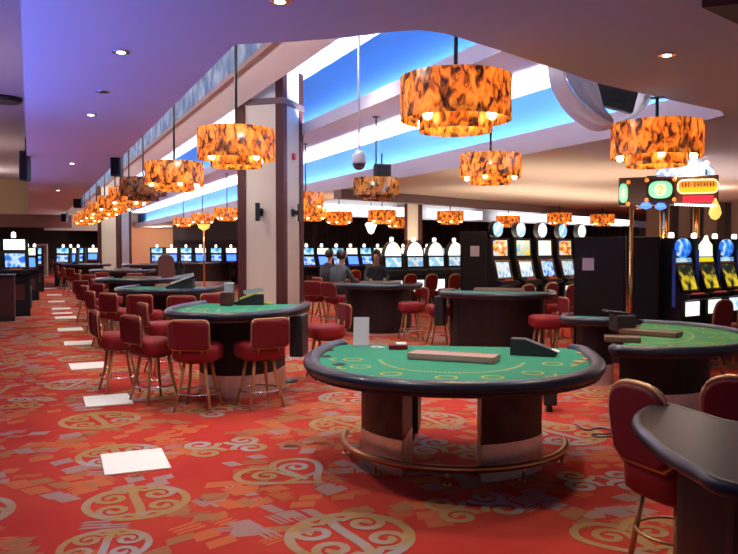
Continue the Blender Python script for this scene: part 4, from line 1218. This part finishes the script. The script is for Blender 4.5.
oval(659.5, 189.5, .11, .115, 'pale_glow', ov, y=-.15, th=.018, name='pale_centre')
ov2 = oval(621.5, 192, .085, .195, 'green_glow', t, y=-.11)
oval(621.5, 192, .03, .10, 'pale_glow', ov2, y=-.15, th=.018, name='pale_centre')
# numeral on the large oval
c = loc_of(659, 190)
m = MB(); m.tube([Vector((c.x+x, -.178, c.z+z)) for x, z in ((-.04, .03), (-.025, .06), (.015, .065), (.04, .04), (.025, .0), (-.04, -.055), (.045, -.055))], .011, M['orange_glow'], n=6); m.build('numeral', None, ov)
# yellow panel with its line of letter strokes
yp = oval(696.5, 187.5, .375, .135, 'orange_glow', t, y=-.11, name='yellow_panel', ex=5)
c = loc_of(696.5, 187.5); 
m = MB(); m.box((c.x, -.168, c.z-.043), (.53, .012, .08), M['yellow_glow']); m.build('yellow_band', None, yp)
m = MB(); m.tube([Vector((c.x+x, -.165, c.z+z)) for x, z in rrect(.59, .21, .08, 5)], .014, M['pale_glow'], n=6, closed=True); m.build('neon_outline', None, yp)
m = MB()
for k in range(11):
    if k == 3: continue
    x = -.225+.045*k
    m.box((c.x+x, -.172, c.z+.03), (.012, .014, .09), M['brown_trim'])
    if k % 2: m.box((c.x+x+.013, -.172, c.z+.03), (.018, .014, .014), M['brown_trim'])
m.build('lettering', None, yp)
a, b = loc_of(682, 200), loc_of(712, 200)
m = MB(); m.box(((a.x+b.x)/2, -.10, a.z+.01), (b.x-a.x, .06, .10), M['red_glow'], bevel=.006); m.build('red_message_strip', None, t)
m = MB()
for k in range(16):
    q = loc_of(675+2.6*k, 204.5+.15*k); m.lathe([(.004, -.02), (.02, -.012), (.022, 0), (.012, .02), (.004, .022)], (q.x, -.10, q.z), M['candle'], n=8)
m.build('bulb_row', None, t)
for k, (px, py) in enumerate(((645, 205), (660, 206))):
    q = loc_of(px, py); m = MB(); m.lathe([(.01, -.06), (.08, -.03), (.09, 0), (.05, .05), (.01, .055)], (q.x, -.08, q.z), M['blue_glow'], n=14); m.build('blue_lamp', None, t)
q = loc_of(714, 211); m = MB(); m.lathe([(.01, -.15), (.06, -.12), (.095, -.04), (.07, .06), (.03, .15), (.01, .20)], (q.x, -.05, q.z), M['gold_glow'], n=16); m.build('flame_lantern', None, t)
# neon script above
def npath(pts): return [Vector((loc_of(x, y).x, .05+.02*math.sin(i), loc_of(x, y).z)) for i, (x, y) in enumerate(pts)]
m = MB(); m.tube(smooth_path(npath([(656, 173), (661, 168), (666, 174), (671, 168), (676, 174), (680, 168), (684, 174)]), 4), .022, M['neon_white'], n=8); m.build('neon_script', None, t)
m = MB(); m.tube(smooth_path(npath([(686, 170), (684, 156), (690, 156), (696, 163), (704, 167), (711, 172), (711, 178), (704, 178), (699, 171), (693, 176), (690, 166)]), 4), .026, M['neon_white'], n=8); m.build('neon_swoosh', None, t)
m = MB(); m.tube(smooth_path(npath([(690, 161), (690, 171), (694, 164), (695, 175), (700, 168), (702, 178)]), 4), .018, M['neon_white'], n=8); m.build('neon_zigzag', None, t)
m = MB(); pl = [loc_of(x, y) for x, y in ((655, 178), (655, 168), (682, 166), (683, 154), (690, 154), (712, 168), (714, 180))]  # glowing plate added to fill in the glow around the tubes
m.rings([[Vector((v.x, .12, v.z)) for v in pl], [Vector((v.x, .09, v.z)) for v in pl]], M['neon_plate'], smooth=False); m.build('neon_glow_fill', None, t)
m = MB(); m.tube(npath([(661, 167), (672, 166.5), (683, 166)]), .014, M['neon_pink'], n=8); m.build('neon_underline', None, t)
m = MB(); m.tube(npath([(656, 176.5), (676, 177), (700, 181)]), .022, M['gold_glow'], n=8); m.build('neon_base', None, t)
m = MB(); x0 = loc_of(665, 170).x; m.box((x0+.2, .14, loc_of(680, 177).z), (1.0, .05, .10), M['black']); m.build('neon_support', None, t)
q = loc_of(705, 163.5); m = MB(); m.lathe([(.01, -.04), (.04, -.02), (.045, .01), (.02, .04), (.01, .045)], (q.x, .05, q.z), M['candle'], n=12); m.tube([(q.x, .06, q.z-.03), (q.x, .12, q.z-.3)], .01, M['black_metal'], n=6); m.build('bulb', None, t)

# golden globe torch far left of the column
p = D(204, 30)
t = thing('globe_lamp', 'golden lit globe on a thin post under the dark canopy', 'lamp', (p.x, p.y, 0))
m = MB(); m.tube([(0, 0, 0), (0, 0, 2.45)], .04, M['brass'], n=10); m.build('post', None, t)
m = MB(); m.lathe([(.03, 2.45), (.2, 2.55), (.27, 2.75), (.22, 2.95), (.1, 3.05), (.02, 3.07)], m=M['gold_glow'], n=20); m.build('globe', None, t)
p = D(371, 27)
t = thing('globe_lamp', 'white lit lantern hanging in the slot hall', 'lamp', (p.x, p.y, 2.25))
m = MB(); m.lathe([(.02, 0), (.10, .05), (.22, .35), (.16, .42), (.02, .43)], m=M['white_glow'], n=20); m.build('glass', None, t)
m = MB(); m.tube([(0, 0, .42), (0, 0, 1.7)], .012, M['black_metal'], n=6); m.build('cord', None, t)

# ------------------------------------------------------------------ white sheets on the carpet along the aisle
sy = [462.5, 402, 366.5, 343.8, 329.9, 318, 313.6, 309, 301.8, 295.2, 288.6]
for k, py in enumerate(sy):
    d = 1305/(py-248)
    y = 6.29 if k == 0 else 8.97 if k == 1 else 11.73 if k == 2 else None
    if y is None:
        x, y0_ = .75, d; y = (d-.413*.75)/.911
    m = MB(); m.box((0, 0, .006), (.50, .62 if k != 6 else .4, .012), M['paper'], bevel=.003)
    o = m.build('floor_sheet'); o.location = (.75+(.03 if k % 2 else 0), y, .002); o.rotation_euler = (0, 0, random.uniform(-.04, .04))
    tag(o, 'white sheet lying flat on the aisle carpet, %s along the line from the nearest' % ORD[k], 'floor sheet', 'white sheets along the aisle')
# loose cable by the olive table
pts = [A(x, y, .008) for x, y in ((575, 424), (586, 430), (600, 428), (612, 431), (606, 434), (592, 434), (598, 437), (616, 436))]
m = MB(); m.tube(smooth_path(pts, 5), .007, M['black'], n=6); o = m.build('cable'); tag(o, 'thin black cable curled on the carpet before the olive table', 'cable')

# ------------------------------------------------------------------ people at the dark table
def skin_mesh(name, joints, edges, mname, parent, sub=1):
    me = bpy.data.meshes.new(name); me.from_pydata([j[0] for j in joints], edges, []); me.materials.append(M[mname])
    o = bpy.data.objects.new(name, me); COL.objects.link(o); o.parent = parent
    sk = o.modifiers.new('skin', 'SKIN')
    sv = me.skin_vertices[0].data
    for i, j in enumerate(joints): sv[i].radius = (j[1], j[2] if len(j) > 2 else j[1])
    sv[0].use_root = True
    ss = o.modifiers.new('smooth', 'SUBSURF'); ss.levels = sub; ss.render_levels = sub
    for p_ in me.polygons: p_.use_smooth = True
    sk.use_smooth_shade = True
    return o
def seated_person(loc, face, label, top, hairm, lean=.10, seat=.74):
    t = thing('person', label, 'person', (loc[0], loc[1], 0), az(face))
    s = seat; L = lean
    J = [((0, .05, s+.10), .14, .11), ((0, .04-L*.3, s+.30), .13, .09), ((0, .02-L*.7, s+.48), .14, .085), ((0, -L, s+.62), .065), ((0, -.03-L, s+.72), .055), ((0, -.05-L, s+.83), .095, .105), ((0, -.05-L, s+.90), .08, .09)]
    Eg = [(0, 1), (1, 2), (2, 3), (3, 4), (4, 5), (5, 6)]
    for sg in (-1, 1):
        k = len(J)
        J += [((.20*sg, .01-L*.8, s+.54), .060), ((.25*sg, -.10-L, s+.30), .045), ((.16*sg, -.34-L, s+.28), .035), ((.14*sg, -.42-L, s+.28), .026, .038)]
        Eg += [(2, k), (k, k+1), (k+1, k+2), (k+2, k+3)]
        k = len(J)
        J += [((.10*sg, -.02, s+.07), .095), ((.13*sg, -.42, s+.06), .070), ((.13*sg, -.40, s-.30), .050), ((.13*sg, -.38, .26), .040), ((.13*sg, -.50, .225), .036)]
        Eg += [(0, k), (k, k+1), (k+1, k+2), (k+2, k+3), (k+3, k+4)]
    skin_mesh('body', J, Eg, 'skin', t)
    # sweater and trousers follow the body
    g = 1.13
    Js = [((0, .05, s+.06), .165, .135), ((0, .04-L*.3, s+.30), .165, .12), ((0, .02-L*.7, s+.49), .19, .115), ((0, -L*.95, s+.61), .085)]; Es = [(0, 1), (1, 2), (2, 3)]
    for q in (7, 16):
        k = len(Js); Js += [J[q], J[q+1], J[q+2]]; Es += [(2, k), (k, k+1), (k+1, k+2)]
    skin_mesh('top', [(j[0], j[1]*g+.006, (j[2] if len(j) > 2 else j[1])*g+.006) for j in Js], Es, top, t)
    Jt = [J[0]]; Et = []
    for q in (11, 20):
        k = len(Jt); Jt += [J[q], J[q+1], J[q+2], J[q+3]]; Et += [(0, k), (k, k+1), (k+1, k+2), (k+2, k+3)]
    skin_mesh('trousers', [(j[0], j[1]*g+.004, (j[2] if len(j) > 2 else j[1])*g+.004) for j in Jt], Et, 'trousers', t)
    m = MB(); c = Vector((0, -.03-L, s+.865)); rs = []
    for k in range(8):
        f = -.80+1.80*k/7; r_ = math.sqrt(max(0.004, 1-f*f))*.108
        rs.append([c+Vector((r_*math.cos(a*PI/10), .012+.032*(1-k/7)+r_*1.08*math.sin(a*PI/10), f*.128)) for a in range(20)])
    m.rings(rs, M[hairm]); m.build('hair', None, t)
    m = MB(); m.box((0, -.165-L, s+.83), (.025, .04, .045), M['skin'], bevel=.008); m.build('nose', None, t)
    for sg in (-1, 1):
        m = MB(); m.box((.112*sg, -.05-L, s+.84), (.02, .035, .06), M['skin'], bevel=.008); m.build('ear', None, t)
    return t
pp = D(337, 16.6); seated_person(pp, 62, 'person in a dark grey sweater leaning on the dark table, seen from behind', 'sweater', 'hair_dark', .14)
place_stool(pp, 62, 'red stool under the person in the grey sweater')
pp = D(326, 19.2); seated_person(pp, 75, 'person in a black jacket sitting beside the grey sweater', 'jacket', 'hair_dark', .10)
place_stool(pp, 75, 'red stool under the person in the black jacket nearest the column')
pp = D(376, 17.4); seated_person(pp, 200, 'person in black across the dark table, in front of the white dome tops', 'jacket', 'hair_dark', .06)
place_stool(pp, 200, 'red stool under the person across the dark table')
